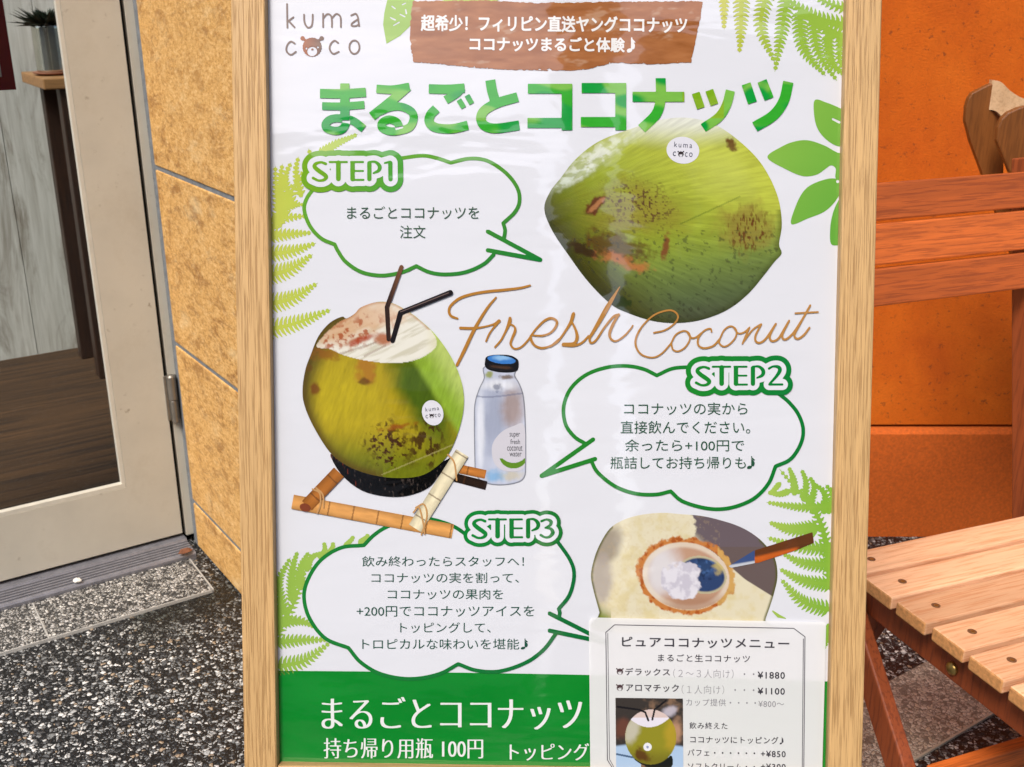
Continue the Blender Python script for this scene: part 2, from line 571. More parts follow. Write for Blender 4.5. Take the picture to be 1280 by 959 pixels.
def ellipse(cx, cy, rx, ry, rot=0, n=48):
    t = np.linspace(0, 2 * math.pi, n, endpoint=False)
    c, s = math.cos(rot), math.sin(rot)
    return np.stack([cx + rx * np.cos(t) * c - ry * np.sin(t) * s, cy + rx * np.cos(t) * s + ry * np.sin(t) * c], 1)


def march(fn, bbox, step, merge=True):
    """polygons covering fn(x, y) < 0"""
    x0, y0, x1, y1 = bbox
    nx, ny = int(math.ceil((x1 - x0) / step)) + 1, int(math.ceil((y1 - y0) / step)) + 1
    X, Y = np.meshgrid(x0 + np.arange(nx) * step, y0 + np.arange(ny) * step)
    D = fn(X, Y)
    I = D < 0
    verts, vid, faces = [], {}, []

    def corner(i, j):
        k = (i, j)
        if k not in vid:
            vid[k] = len(verts); verts.append((X[j, i], Y[j, i]))
        return vid[k]

    def cross(i, j, i2, j2):
        k = (min(i, i2), min(j, j2), max(i, i2), max(j, j2))
        if k not in vid:
            a, b = D[j, i], D[j2, i2]
            t = min(max(a / (a - b), 0.02), 0.98)
            vid[k] = len(verts)
            verts.append((X[j, i] + t * (X[j2, i2] - X[j, i]), Y[j, i] + t * (Y[j2, i2] - Y[j, i])))
        return vid[k]
    cnt = I[:-1, :-1].astype(int) + I[:-1, 1:] + I[1:, :-1] + I[1:, 1:]
    for j in range(ny - 1):
        row = cnt[j]
        i = 0
        nzs = np.nonzero(row)[0]
        k = 0
        while k < len(nzs):
            i = int(nzs[k])
            if row[i] == 4:
                e = i
                if merge:
                    while k + 1 < len(nzs) and nzs[k + 1] == e + 1 and row[e + 1] == 4:
                        e += 1; k += 1
                faces.append((corner(i, j), corner(i, j + 1), corner(e + 1, j + 1), corner(e + 1, j)))
            else:
                cs = [(i, j), (i, j + 1), (i + 1, j + 1), (i + 1, j)]
                f = []
                for q in range(4):
                    a, b = cs[q], cs[(q + 1) % 4]
                    if I[a[1], a[0]]: f.append(corner(*a))
                    if I[a[1], a[0]] != I[b[1], b[0]]: f.append(cross(*a, *b))
                if len(f) >= 3: faces.append(tuple(f))
            k += 1
    return np.array(verts).reshape(-1, 2), faces


def bbox_of(p, m):
    p = np.asarray(p)
    return (p[:, 0].min() - m, p[:, 1].min() - m, p[:, 0].max() + m, p[:, 1].max() + m)


class Sheet:
    """a flat printed thing lying in the board plane"""
    def __init__(self, root, off, base, mat):
        self.root, self.off, self.base, self.mat, self.k = root, off, base, mat, 0

    def put(self, name, verts, faces, color, layer, parent=None, mat=None):
        z = self.base + layer * 0.00022
        v = onboard(verts, 0.0)
        v[:, 1] -= self.off
        v[:, 2] = z
        if callable(color): c = color(verts[:, 0], verts[:, 1])
        else: c = np.tile(color if isinstance(color, np.ndarray) else lin(color), (len(verts), 1))
        return mesh_obj(name, v, faces, mat or self.mat, parent or self.root, col=np.clip(c, 0, 1) ** 1.08 * 0.75)

    def shape(self, name, fn, bbox, color, layer, step=1.0, parent=None, merge=True, mat=None):
        v, f = march(fn, bbox, step, merge)
        return self.put(name, v, f, color, layer, parent, mat)


# --- lettering: the default typeface, turned into flat meshes
def glyphs(body, weight=0.0, spacing=1.0):
    cu = bpy.data.curves.new('t', 'FONT')
    cu.body = body
    cu.offset = weight
    cu.space_character = spacing
    cu.resolution_u = 5
    o = bpy.data.objects.new('t', cu)
    COL.objects.link(o)
    dg = bpy.context.evaluated_depsgraph_get()
    me = bpy.data.meshes.new_from_object(o.evaluated_get(dg))
    v = np.empty(len(me.vertices) * 3, np.float32)
    me.vertices.foreach_get('co', v)
    v = v.reshape(-1, 3)[:, :2].astype(float)
    f = [tuple(p.vertices) for p in me.polygons]
    bpy.data.objects.remove(o); bpy.data.curves.remove(cu); bpy.data.meshes.remove(me)
    return v, f


def fit(v, box, slope=0.0):
    lo, hi = v.min(0), v.max(0)
    x0, y0, x1, y1 = box
    w = np.empty_like(v)
    w[:, 0] = x0 + (v[:, 0] - lo[0]) / (hi[0] - lo[0]) * (x1 - x0)
    w[:, 1] = y1 - (v[:, 1] - lo[1]) / (hi[1] - lo[1]) * (y1 - y0) + slope * (w[:, 0] - (x0 + x1) / 2)
    return w


def write(lines):
    """lines: (text, box, weight[, spacing[, slope]]) -> one set of verts, faces"""
    V, F, n = [], [], 0
    for ln in lines:
        body, box, wt = ln[:3]
        v, f = glyphs(body, wt, ln[3] if len(ln) > 3 else 1.0)
        w = fit(v, box, ln[4] if len(ln) > 4 else 0.0)
        V.append(w); F += [tuple(i + n for i in q) for q in f]; n += len(w)
    return np.vstack(V), F


def write_bold(lines, step=0.5, side=0.0):
    """lines: (text, box, extra half weight[, slope]) -> heavier letters with clean joins; side widens the upright strokes only"""
    V, F, n = [], [], 0
    for ln in lines:
        body, box, wt, slope = ln[:4]
        shifts = np.linspace(-side, side, 5) if side else [0.0]
        gv, gf = glyphs(body, 0.0, ln[4] if len(ln) > 4 else 1.0)
        w = fit(gv, (box[0] + wt + side, box[1] + wt, box[2] - wt - side, box[3] - wt), slope)
        A, B = outline(w, gf)
        lo, hi = np.minimum(A, B), np.maximum(A, B)
        x = box[0] - 2
        while x < box[2] + 2:                      # in strips, so that each looks only at its own edges
            xe = x + 12.0
            k = (hi[:, 0] > x - 5) & (lo[:, 0] < xe + 5)
            if k.any():
                a, b = A[k], B[k]

                def base(X, Y, a=a, b=b):
                    # even-odd along y so that cut letters beside the strip do not matter
                    d = np.full(X.shape, 1e18); ins = np.zeros(X.shape, bool)
                    for p, q in zip(a, b):
                        ab = q - p
                        t = np.clip(((X - p[0]) * ab[0] + (Y - p[1]) * ab[1]) / max(ab @ ab, 1e-12), 0, 1)
                        d = np.minimum(d, (X - p[0] - t * ab[0]) ** 2 + (Y - p[1] - t * ab[1]) ** 2)
                        c = (p[0] > X) != (q[0] > X)
                        if c.any(): ins ^= c & (Y < (q[1] - p[1]) * (X - p[0]) / (q[0] - p[0] + 1e-30) + p[1])
                    d = np.sqrt(d)
                    return np.where(ins, -d, d) - wt
                fn = lambda X, Y: np.minimum.reduce([base(X - h, Y) for h in shifts])
                v, f = march(fn, (x, box[1] - 3, xe, box[3] + 3), step)
                if len(v):
                    V.append(v); F += [tuple(i + n for i in q) for q in f]; n += len(v)
            x = xe
    return np.vstack(V), F


def outline(v, f):
    from collections import Counter
    c = Counter()
    for q in f:
        for a, b in zip(q, q[1:] + q[:1]): c[(min(a, b), max(a, b))] += 1
    # weld by position first: text fill may repeat points
    key = {}
    ids = [key.setdefault((round(p[0], 5), round(p[1], 5)), i) for i, p in enumerate(v)]
    c = Counter()
    for q in f:
        for a, b in zip(q, q[1:] + q[:1]):
            a, b = ids[a], ids[b]
            if a != b: c[(min(a, b), max(a, b))] += 1
    e = [k for k, n in c.items() if n == 1]
    return np.array([v[a] for a, b in e]), np.array([v[b] for a, b in e])


# ================================================================== STRUCTURE
ED_AZ = 56.3
DOOR0 = Vector((-0.775, 2.279, 0))          # foot of the hinge edge of the door leaf
MD = Matrix.Translation(DOOR0) @ zrot(ED_AZ)  # local x: along the door, y: into the shop, z: up


def structure(o):
    o['kind'] = 'structure'
    return o


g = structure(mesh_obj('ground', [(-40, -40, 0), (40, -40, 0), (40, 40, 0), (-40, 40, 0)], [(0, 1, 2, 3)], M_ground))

# threshold slab with its metal edge strip
slab = box_obj('threshold_slab', (-2.2, -0.245, -0.05), (-0.02, -0.082, 0.006), M_step)
slab.matrix_world = MD; structure(slab)
bm = bmesh.new()
add_box(bm, (-1.11, -0.2462, -0.022), (2.18, 0.0024, 0.058))
add_box(bm, (-0.0175, -0.1655, -0.022), (0.003, 0.16, 0.058))
add_box(bm, (-0.358, -0.1655, -0.0217), (0.003, 0.158, 0.058))
trim = bm_obj('slab_edging', bm, plain('pale_metal_edging', (0.5, 0.49, 0.46), 0.5, 0.2)); trim.matrix_world = MD; structure(trim)

# pale border strip in the paving under the chair
MB_ = Matrix.Translation((0.745, 1.556, 0)) @ zrot(56.0)
bord = mesh_obj('paving_border', [(-0.45, 0, .004), (1.3, 0, .004), (1.3, 0.165, .004), (-0.45, 0.165, .004)], [(0, 1, 2, 3)], M_border)
bord.matrix_world = MB_; structure(bord)
bm = bmesh.new()
add_box(bm, (0.425, -0.002, 0.0015), (1.75, 0.004, 0.006))
tr2 = bm_obj('border_edging', bm, plain('pale_edging', (0.5, 0.45, 0.36), 0.6)); tr2.matrix_world = MB_; structure(tr2)

# shop floor
flo = mesh_obj('interior_floor', [(-4, 0.02, .025), (1.2, 0.02, .025), (1.2, 1.60, .025), (-4, 1.60, .025)], [(0, 1, 2, 3)], M_floorw)
flo.matrix_world = MD; structure(flo)

# shop back wall in boards
bm = bmesh.new()
x = -4.0
while x < 1.2:
    w = 0.148
    add_box(bm, (x + w / 2, 1.615, 1.33), (w - 0.0025, 0.02, 2.64))
    x += w
add_box(bm, (-1.4, 1.65, 1.32), (5.2, 0.04, 2.64))
iw = bm_obj('interior_wall', bm, M_planks); iw.matrix_world = MD
tag(iw, 'pale grey weathered board wall seen through the glass door', 'wall', kind='thing')

# ------------------------------------------------------------------ unseen buildings added behind the camera, shaped for the reflections on the glossy poster
M_street = plain('grey_brown_render', (0.20, 0.155, 0.12), 0.8, 0, 0.25, 1.5)
M_street2 = plain('pale_render', (0.50, 0.47, 0.44), 0.8, 0, 0.15, 1.5)
M_pane = plain('dark_window_glass', (0.03, 0.035, 0.04), 0.1)


def added_house(x0, x1, y, h, mat, label):
    t = empty('reflection_building', Matrix.Translation(((x0 + x1) / 2, y, 0)), label, 'building', 'buildings added for reflections')
    w = (x1 - x0) / 2
    box_obj('wall', (-w, -3.0, 0), (w, 0, h), mat, t)
    box_obj('cornice', (-w - .05, -3.05, h + .001), (w + .05, 0.12, h + .18), mat, t)
    n = int((x1 - x0) / 1.3)
    for k in range(n):
        cx = -w + (k + .5) * 2 * w / n
        for z in (1.0, 3.4):
            if z + 1.5 < h:
                f_ = box_obj('window', (cx - .40, 0.002, z), (cx + .40, 0.05, z + 1.3), M_street2, t)
                box_obj('pane', (cx - .34, 0.0505, z + .06), (cx + .34, 0.056, z + 1.24), M_pane, f_)


added_house(-9.0, -0.40, -6.4, 4.3, M_street2, 'pale two storey building added out of view for the poster reflections')
added_house(-0.15, 0.28, -6.4, 6.6, M_street, 'narrow tall brown building added out of view for the poster reflections')
added_house(0.56, 9.0, -6.4, 5.4, M_street, 'broad brown building added out of view for the poster reflections')

# ------------------------------------------------------------------ tiled pillar wall
TW_AZ = 145.0
MT = Matrix.Translation((-0.722, 2.246, 0)) @ zrot(TW_AZ)   # local x towards the viewer, local -y faces the door side
LEN, THK = 0.62, 1.6
tw = empty('tiled_wall', MT, 'ochre mottled stone tile wall with blue grey joints beside the door', 'wall')
tw['kind'] = 'thing'
box_obj('mortar_core', (-0.06, -0.0012, 0.0), (LEN + 0.009, THK, 3.0), M_grout, tw)
bm = bmesh.new()
z = -0.265
while z < 3.0:
    for (a, b) in ((-0.030, 0.62),):
        zz0, zz1 = max(z + 0.0048, 0.003), min(z + 0.385 - 0.0048, 2.995)
        add_box(bm, ((a + b) / 2, 0.004, (zz0 + zz1) / 2), (b - a, 0.016, zz1 - zz0))
    for k in range(4):                      # front face of the pillar
        y0 = 0.014 + k * 0.4
        add_box(bm, (LEN + 0.004, y0 + 0.196, (zz0 + zz1) / 2), (0.016, 0.386, zz1 - zz0))
    z += 0.385
bm_obj('stone_tile', bm, M_tile, tw, bevel=0.0025)

# ------------------------------------------------------------------ orange wall
ow = empty('orange_wall', Matrix.Translation((1.6, 2.335, 0)), 'orange rough plaster wall with a lower plinth behind the chairs', 'wall')
ow['kind'] = 'thing'
nx_, nz_ = 60, 70
vs, fs = [], []
for j in range(nz_ + 1):
    for i in range(nx_ + 1):
        xx, zz = -1.1 + 3.2 * i / nx_, 0.285 + 2.7 * j / nz_
        vs.append((xx, 0.0 + 0.0035 * (float(vnoise(np.array([xx * 6]), np.array([zz * 6]), 3)[0]) - 0.5), zz))
for j in range(nz_):
    for i in range(nx_):
        a = j * (nx_ + 1) + i
        fs.append((a, a + 1, a + nx_ + 2, a + nx_ + 1))
mesh_obj('plaster_face', vs, fs, M_plaster, ow, smooth=True)
box_obj('wall_core', (-1.1, 0.012, 0.0), (2.1, 0.25, 2.985), M_plaster, ow)
bm = bmesh.new()
prism(bm, [(-1.1, 0.011, 0), (-1.1, -0.018, 0), (-1.1, -0.016, 0.266), (-1.1, -0.008, 0.276), (-1.1, 0.011, 0.278)], (3.2, 0, 0))
bm_obj('plinth', bm, M_plinth, ow)

# ------------------------------------------------------------------ glass door
dr = empty('glass_door', MD, 'beige metal framed glass door closed beside the ochre tile wall', 'door')
W, HT = 0.86, 2.12
X0, X1 = -W, -0.004
ST, BR = 0.112, 0.150
bm = bmesh.new()


def ring(bm, outer, inner, y0, y1):
    """frame with a rectangular opening; outer/inner = (x0, z0, x1, z1)"""
    def c4(r, y): return [bm.verts.new(p) for p in ((r[0], y, r[1]), (r[2], y, r[1]), (r[2], y, r[3]), (r[0], y, r[3]))]
    of, inf, ob_, ib = c4(outer, y0), c4(inner, y0), c4(outer, y1), c4(inner, y1)
    for i in range(4):
        k = (i + 1) % 4
        bm.faces.new((of[i], of[k], inf[k], inf[i])); bm.faces.new((ob_[k], ob_[i], ib[i], ib[k]))
        bm.faces.new((of[k], of[i], ob_[i], ob_[k])); bm.faces.new((inf[i], inf[k], ib[k], ib[i]))


ring(bm, (X0, 0.032, X1, HT), (X0 + ST, 0.032 + BR - 0.002, X1 - ST, HT - 0.12), 0.0, 0.036)
bmesh.ops.recalc_face_normals(bm, faces=list(bm.faces))
bm_obj('leaf_frame', bm, M_alu, dr)
gx0, gx1, gz0, gz1 = X0 + ST, X1 - ST, 0.032 + BR - 0.002, HT - 0.12
box_obj('glass_pane', (gx0 + .001, 0.016, gz0), (gx1 - .001, 0.0168, gz1), M_glass, dr)
bm = bmesh.new()
add_box(bm, (gx1 - 0.0045, 0.008, (gz0 + gz1) / 2), (0.009, 0.014, gz1 - gz0 - .02))
add_box(bm, (gx0 + 0.0045, 0.008, (gz0 + gz1) / 2), (0.009, 0.014, gz1 - gz0 - .02))
add_box(bm, ((gx0 + gx1) / 2, 0.008, gz0 + 0.0055), (gx1 - gx0 - .001, 0.0145, 0.011))
bm_obj('glazing_bead', bm, M_bead, dr, bevel=0.001)
bm = bmesh.new()
add_box(bm, (0.0005, 0.028, HT / 2 + .016), (0.009, 0.018, HT - .02))
add_box(bm, ((X0 + X1) / 2, 0.026, 0.0275), (W, 0.016, 0.0085))
bm_obj('rubber_gasket', bm, M_rubber_shade, dr)
bm = bmesh.new()
add_box(bm, (0.0205, 0.03, HT / 2 + .02), (0.030, 0.052, HT))
add_box(bm, (0.039, 0.042, HT / 2 + .02), (0.0068, 0.052, HT - .002))
bm_obj('door_jamb', bm, M_alu, dr, bevel=0.0012)
box_obj('lintel_frame', (X0 - 0.04, 0.004, HT + .0205), (0.046, 0.07, HT + 0.09), M_alu, dr)
# grooved sill
bm = bmesh.new()
prof = [(0.060, 0.0)]
prof += [(0.060, 0.0225), (-0.016, 0.0225), (-0.018, 0.0190)]
yy = -0.019
for k in range(5):
    prof += [(yy, 0.0185), (yy - 0.0006, 0.0120), (yy - 0.0052, 0.0120), (yy - 0.0058, 0.0180)]
    yy -= 0.0118
    prof += [(yy, 0.0180 - 0.0004 * k)]
prof += [(-0.0805, 0.0125), (-0.0805, 0.0)]
prism(bm, [(-2.2, a, b) for a, b in prof], (2.2 + 0.0, 0, 0))
bm_obj('door_sill', bm, M_steel, dr)
bm = bmesh.new()
for k in range(5):
    y_ = -0.019 - k * 0.0118 - 0.0029
    add_box(bm, (-1.1, y_, 0.01275), (2.19, 0.0042, 0.0009))
bm_obj('groove_shade', bm, M_rubber_shade, dr)  # black inserts stand in for the shade inside the sill grooves
# hinge: two knuckles and a leaf plate
hg = box_obj('hinge', (-0.006, -0.003, 0.318), (0.022, 0.0035, 0.425), M_hinge, dr, bevel=0.001)
bm = bmesh.new()
lathe(bm, [(0.0088, 0.369), (0.0098, 0.371), (0.0098, 0.424), (0.007, 0.428)], 24, (0.009, -0.008, 0))
lathe(bm, [(0.0065, 0.313), (0.0080, 0.316), (0.0080, 0.366), (0.007, 0.368)], 24, (0.009, -0.008, 0))
bm_obj('knuckle', bm, M_hinge, hg, smooth=False)

# ------------------------------------------------------------------ inside the shop
tb = empty('wooden_side_table', MD @ Matrix.Translation((0.327, 1.36, 0.025)) @ Matrix.Diagonal((1, 1, 1.033, 1)), 'dark legged wooden table with a thick slab top inside the shop', 'table')
bm = bmesh.new()
prism(bm, [(-0.262, -0.16, .897), (-0.262, 0.16, .897), (0.40, 0.16, .897), (0.40, -0.16, .897)], (0, 0, 0.032))
bm_obj('tabletop', bm, M_shelf, tb, bevel=0.004)
for lx in (-0.185, 0.33):
    for ly in (-0.12, 0.12):
        bm = bmesh.new(); add_box(bm, (lx, ly, 0.448), (0.062, 0.05, 0.896))
        bm_obj('leg', bm, M_dark, tb, bevel=0.003)
box_obj('apron', (-0.150, -0.112, 0.80), (0.30, -0.09, 0.894), M_dark, tb)
box_obj('back_board', (-0.152, 0.097, 0.06), (0.298, 0.117, 0.80), M_dark, tb)

pot = empty('potted_succulent', MD @ Matrix.Translation((0.122, 1.33, 0.985)) @ Matrix.Scale(1.22, 4), 'dark spiky succulent in a ribbed tin can on the table', 'plant')
bm = bmesh.new()
prf = [(0.034, 0.008), (0.035, 0.010)]
for k in range(14):
    prf += [(0.0365, 0.014 + k * 0.0072), (0.0350, 0.0176 + k * 0.0072)]
prf += [(0.037, 0.117), (0.035, 0.119), (0.033, 0.112)]
lathe(bm, prf, 40)
bm_obj('tin_can', bm, M_tin, pot, smooth=True)
bm = bmesh.new(); lathe(bm, [(0.030, 0.0), (0.046, 0.005), (0.047, 0.008), (0.040, 0.0075)], 36)
bm_obj('saucer', bm, M_terra, pot, smooth=True)
bm = bmesh.new()
for k in range(150):
    a = random.uniform(0, 2 * math.pi); el = random.uniform(0.05, 1.2); L = random.uniform(0.060, 0.092) * (1 if el < .6 else .6)
    d = Vector((math.cos(a) * math.cos(el), math.sin(a) * math.cos(el), math.sin(el) * .75))
    s = Vector((-math.sin(a), math.cos(a), 0)); n = d.cross(s)
    b0 = Vector((0, 0, 0.117)) + d * 0.006
    p = [b0 - s * .003, b0 + d * L * .5 - s * .0055 + n * .002, b0 + d * L + Vector((0, 0, random.uniform(-.006, .010))), b0 + d * L * .5 + s * .0055 + n * .002, b0 + s * .003, b0 + d * L * .5 - n * .002]
    q = [bm.verts.new(v) for v in p]
    for f in ((0, 1, 5), (1, 2, 5), (2, 3, 5), (3, 4, 5), (0, 5, 4), (0, 4, 3, 1), (1, 3, 2)): bm.faces.new([q[i] for i in f])
bm_obj('foliage', bm, M_leaf, pot)

nt_ = empty('framed_notice', MD @ Matrix.Translation((-0.36, 0.0185, 1.055)), 'white notice with a maroon border on the inside of the door glass', 'notice')
bm = bmesh.new()
add_box(bm, (0.134, 0.003, 0.15), (0.022, 0.004, 0.30)); add_box(bm, (-0.134, 0.003, 0.15), (0.022, 0.004, 0.30))
add_box(bm, (0, 0.003, 0.0125), (0.246, 0.004, 0.025)); add_box(bm, (0, 0.003, 0.2875), (0.246, 0.004, 0.025))
bm_obj('border', bm, M_maroon, nt_)
box_obj('sheet', (-0.123, 0.003, 0.025), (0.123, 0.0045, 0.275), M_paper, nt_)
M_grey = plain('grey_print', (0.2, 0.2, 0.2), 0.6)
for k in range(5):
    bm = bmesh.new(); add_box(bm, (0.06, 0.0025, 0.06 + k * .045), (0.09 - .01 * (k % 3), 0.0006, 0.006))
    bm_obj('text_line', bm, M_grey, nt_)

# ------------------------------------------------------------------ poster stand
SO = -FOOT
st = empty('poster_stand', board_matrix(SO), 'pale oak wood poster frame stand leaning back on its legs', 'sign stand')


def xb(px, py, z): return float(onboard((px, py), z)[0, 0])


def yb(px, py, z): return float(onboard((px, py), z)[0, 1]) - SO


ZF = 0.012
xl0, xl1 = xb(296.5, 480, ZF), xb(338.5, 480, ZF)
xr0, xr1 = xb(1047.0, 480, ZF), xb(1090.5, 480, ZF)
ybot = yb(690, 963.5, ZF)
ytop = yb(690, -38, ZF)
for a, b in ((xl0, xl1), (xr0, xr1)):
    box_obj('stile', (a, 0.0, -0.018), (b, ytop + 0.034, ZF), M_oak, st, bevel=0.002)
M_oakrail = wood('oak_rail_wood', (0.56, 0.345, 0.145), (0.27, 0.14, 0.045), axis=0, fine=820, along=16, rough=0.5, big=0.35, bmp=0.6, pore=0.70, thr=(0.50, 0.62))
box_obj('rail', (xl1 + .0005, ybot - 0.034, -0.017), (xr0 - .0005, ybot, ZF - .001), M_oakrail, st, bevel=0.0015)
box_obj('rail', (xl1 + .0005, ytop, -0.017), (xr0 - .0005, ytop + 0.034, ZF - .001), M_oakrail, st, bevel=0.0015)
box_obj('backing_board', (xl1 + .0005, ybot + .0005, -0.010), (xr0 - .0005, ytop - .0005, -0.0012), M_panel, st)
# rear prop frame
tiltw = math.atan2(ey[1], ey[2])
for xx in (xl0 + 0.03, xr1 - 0.03):
    bm = bmesh.new()
    top = Vector((xx, ytop - 0.05, -0.030))
    # foot on the ground, 0.55 m behind the front feet
    gnd_w = Vector(ORG + ey * SO) + Vector((0, 0.52, 0)) + Vector(ex) * 0
    loc = board_matrix(SO).inverted() @ gnd_w
    bar(bm, top, (xx, loc.y + .004, loc.z), 0.030, 0.022, (1, 0, 0))
    bm_obj('rear_leg', bm, M_oak, st, bevel=0.0015)

# ------------------------------------------------------------------ the poster
PO = yb(690, 963.5, 0) + SO - 0.004
po = empty('poster', board_matrix(PO), 'large white and green coconut drink poster set in the oak stand', 'poster')
P = Sheet(po, PO, 0.0, M_ink)
v, f = march(lambda x, y: np.maximum.reduce([338 - 14 * (480 - y) / 959 - 4 - x * 1.0, x - (1047 + 26 * (480 - y) / 959 + 6), y - (960 + .018 * (x - 345)), -45 - y]), (310, -50, 1080, 985), 12, True)
P.put('paper_sheet', v, f, (232, 234, 241), 0)

G_L, G_D = np.array(lin((124, 184, 52))), np.array(lin((12, 132, 52)))


def grad(c0, c1, xa, xb_, ya=None, yb_=None):
    def fn(x, y):
        t = np.clip((x - xa) / (xb_ - xa), 0, 1) if ya is None else np.clip(0.5 * (x - xa) / (xb_ - xa) + 0.5 * (y - ya) / (yb_ - ya), 0, 1)
        return np.asarray(c0)[None] * (1 - t[:, None]) + np.asarray(c1)[None] * t[:, None]
    return fn


# --- ferns
def frond(spine, w, n, r=2.15, rach=3.0, fwd=0.42):
    """strokes of one frond: spine curve with tapering leaflets on both sides"""
    S = smooth(spine, 12)
    L = np.r_[0, np.cumsum(np.hypot(*np.diff(S, axis=0).T))]
    out = [np.c_[S, np.linspace(rach, 0.35, len(S))]]
    for k in range(n):
        s = L[-1] * (k + 0.4) / n * 0.98
        p = np.array([np.interp(s, L, S[:, 0]), np.interp(s, L, S[:, 1])])
        q = np.array([np.interp(s + 1, L, S[:, 0]), np.interp(s + 1, L, S[:, 1])])
        t = (q - p) / max(np.hypot(*(q - p)), 1e-6)
        nn = np.array([-t[1], t[0]])
        u = s / L[-1]
        ln = w * (0.95 - 0.15 * u) * (1 - u ** 2.2) + 0.6
        for sg in (-1, 1):
            tip = p + nn * sg * ln + t * ln * fwd
            mid = p + nn * sg * ln * .5 + t * ln * fwd * .35
            out.append(np.array([[*p, r], [*mid, r * .95], [*tip, 0.55]]))
    return out


def fern(name, fronds, color, layer=1):
    st_ = []
    for a in fronds: st_ += a
    pts = np.vstack(st_)

    def fn(x, y):
        d = np.full(x.shape, 9.0)
        for s in st_:
            x0, y0, x1, y1 = bbox_of(s, 3)
            m = (x > x0) & (x < x1) & (y > y0) & (y < y1)
            if m.any():
                d[m] = np.minimum(d[m], d_stroke(x[m], y[m], s))
        d = np.maximum(d, (334 + 12 * (y / 959)) - x)
        d = np.maximum(d, x - (1059 - 26 * y / 959))
        return d
    return P.shape(name, fn, bbox_of(pts, 3), color, layer, 0.8)


YG, YG2 = lin((206, 214, 96)), lin((150, 190, 76))
fern('fern_print', [
    frond([(332, 413), (370, 404), (414, 387)], 13, 15), frond([(332, 381), (365, 373), (397, 354)], 13, 13),
    frond([(332, 345), (362, 337), (391, 318)], 13, 12), frond([(332, 318), (365, 314), (395, 304)], 11, 12),
    frond([(332, 296), (360, 293), (390, 291)], 9, 11), frond([(334, 276), (360, 272), (384, 270)], 8, 9),
    frond([(350, 282), (346, 245), (344, 207)], 7, 13), frond([(356, 270), (350, 230), (353, 205)], 8, 13),
    frond([(366, 258), (356, 225), (364, 203)], 8, 11), frond([(376, 244), (370, 215), (373, 196)], 6, 9),
    frond([(384, 230), (388, 200), (386, 186)], 5, 8), frond([(400, 192), (420, 180), (447, 168)], 6, 12),
    frond([(336, 300), (352, 260), (398, 190)], 9, 18, 2.2, 3.0), frond([(350, 262), (366, 256), (380, 256)], 7, 8, 1.6, 2)],
    grad(YG, lin((176, 202, 76)), 334, 440))
fern('fern_print', [
    frond([(342, 834), (380, 826), (413, 803)], 12, 14), frond([(346, 803), (380, 800), (410, 800)], 9, 12),
    frond([(352, 778), (375, 776), (394, 784)], 8, 9), frond([(342, 800), (368, 752), (384, 706)], 8, 16, 1.8, 2.6),
    frond([(366, 752), (365, 715), (372, 689)], 8, 14), frond([(356, 765), (348, 730), (363, 697)], 8, 14),
    frond([(346, 775), (342, 745), (346, 718)], 7, 12), frond([(376, 735), (376, 710), (386, 690)], 7, 11),
    frond([(384, 712), (388, 698), (402, 691)], 5, 8), frond([(400, 696), (406, 688), (405, 678)], 3, 6),
    frond([(411, 692), (416, 684), (416, 678)], 3, 5), frond([(432, 682), (440, 674), (441, 670)], 2.5, 5), frond([(450, 678), (458, 672), (460, 668)], 3, 6),
    frond([(345, 792), (350, 770), (352, 755)], 7, 8)],
    grad(YG2, lin((172, 202, 96)), 340, 420))
fern('fern_print', [
    frond([(905, -12), (905, 37)], 7, 9), frond([(927, -8), (926, 40), (924, 67)], 11, 13),
    frond([(958, -8), (951, 34), (968, 78)], 11, 15), frond([(984, -2), (977, 40), (968.5, 90)], 11, 16),
    frond([(1000, 14), (1004, 60), (1032, 95)], 11, 17), frond([(1016, 26), (1023, 66), (1046, 101)], 9, 15),
    frond([(1034, 44), (1040, 80), (1060, 96)], 8, 13), frond([(1050, 48), (1050, 78), (1062, 92)], 6, 9),
    frond([(1062, 34), (1020, 22), (972, -8)], 12, 16, 2.4, 5), frond([(1064, 50), (1036, 40), (1000, 12)], 9, 12, 2.4, 5),
    frond([(1062, 12), (1040, 6), (1010, -8)], 8, 9, 2, 3)],
    grad(lin((206, 206, 92)), lin((158, 194, 76)), 900, 985))
fern('fern_print', [
    frond([(1036, 634), (1000, 634), (958, 628)], 7, 16), frond([(1022, 660), (990, 662), (961, 653)], 11, 14),
    frond([(1040, 686), (1000, 684), (959, 672)], 10, 16), frond([(1040, 707), (1004, 704), (978, 692)], 10, 13),
    frond([(1038, 731), (1004, 726), (974, 711)], 10, 14), frond([(1036, 762), (1003, 752), (976, 724)], 11, 14),
    frond([(1040, 735), (1024, 650), (974, 586)], 9, 26, 2.0, 4.5), frond([(993, 617), (992, 600), (986, 584)], 5, 9),
    frond([(1004, 624), (1008, 605), (1002, 587)], 5, 9), frond([(1012, 632), (1018, 610), (1012, 596)], 5, 9),
    frond([(1030, 640), (1032, 618), (1018, 605)], 6, 9), frond([(1036, 640), (1042, 620), (1032, 606)], 6, 8),
    frond([(974, 605), (966, 614), (960, 617)], 3, 5), frond([(986, 614), (974, 618), (962, 616)], 4, 7),
    [np.array([[966, 764, 1], [973, 770, 2.2], [982, 773, .6]])], frond([(1036, 782), (1033, 800), (1029, 812)], 6, 7)],
    grad(lin((176, 204, 98)), lin((140, 188, 70)), 960, 1030))


# --- solid leaves
def z8(pts): return [(860 + a / 2.996, b / 2.996) for a, b in pts]


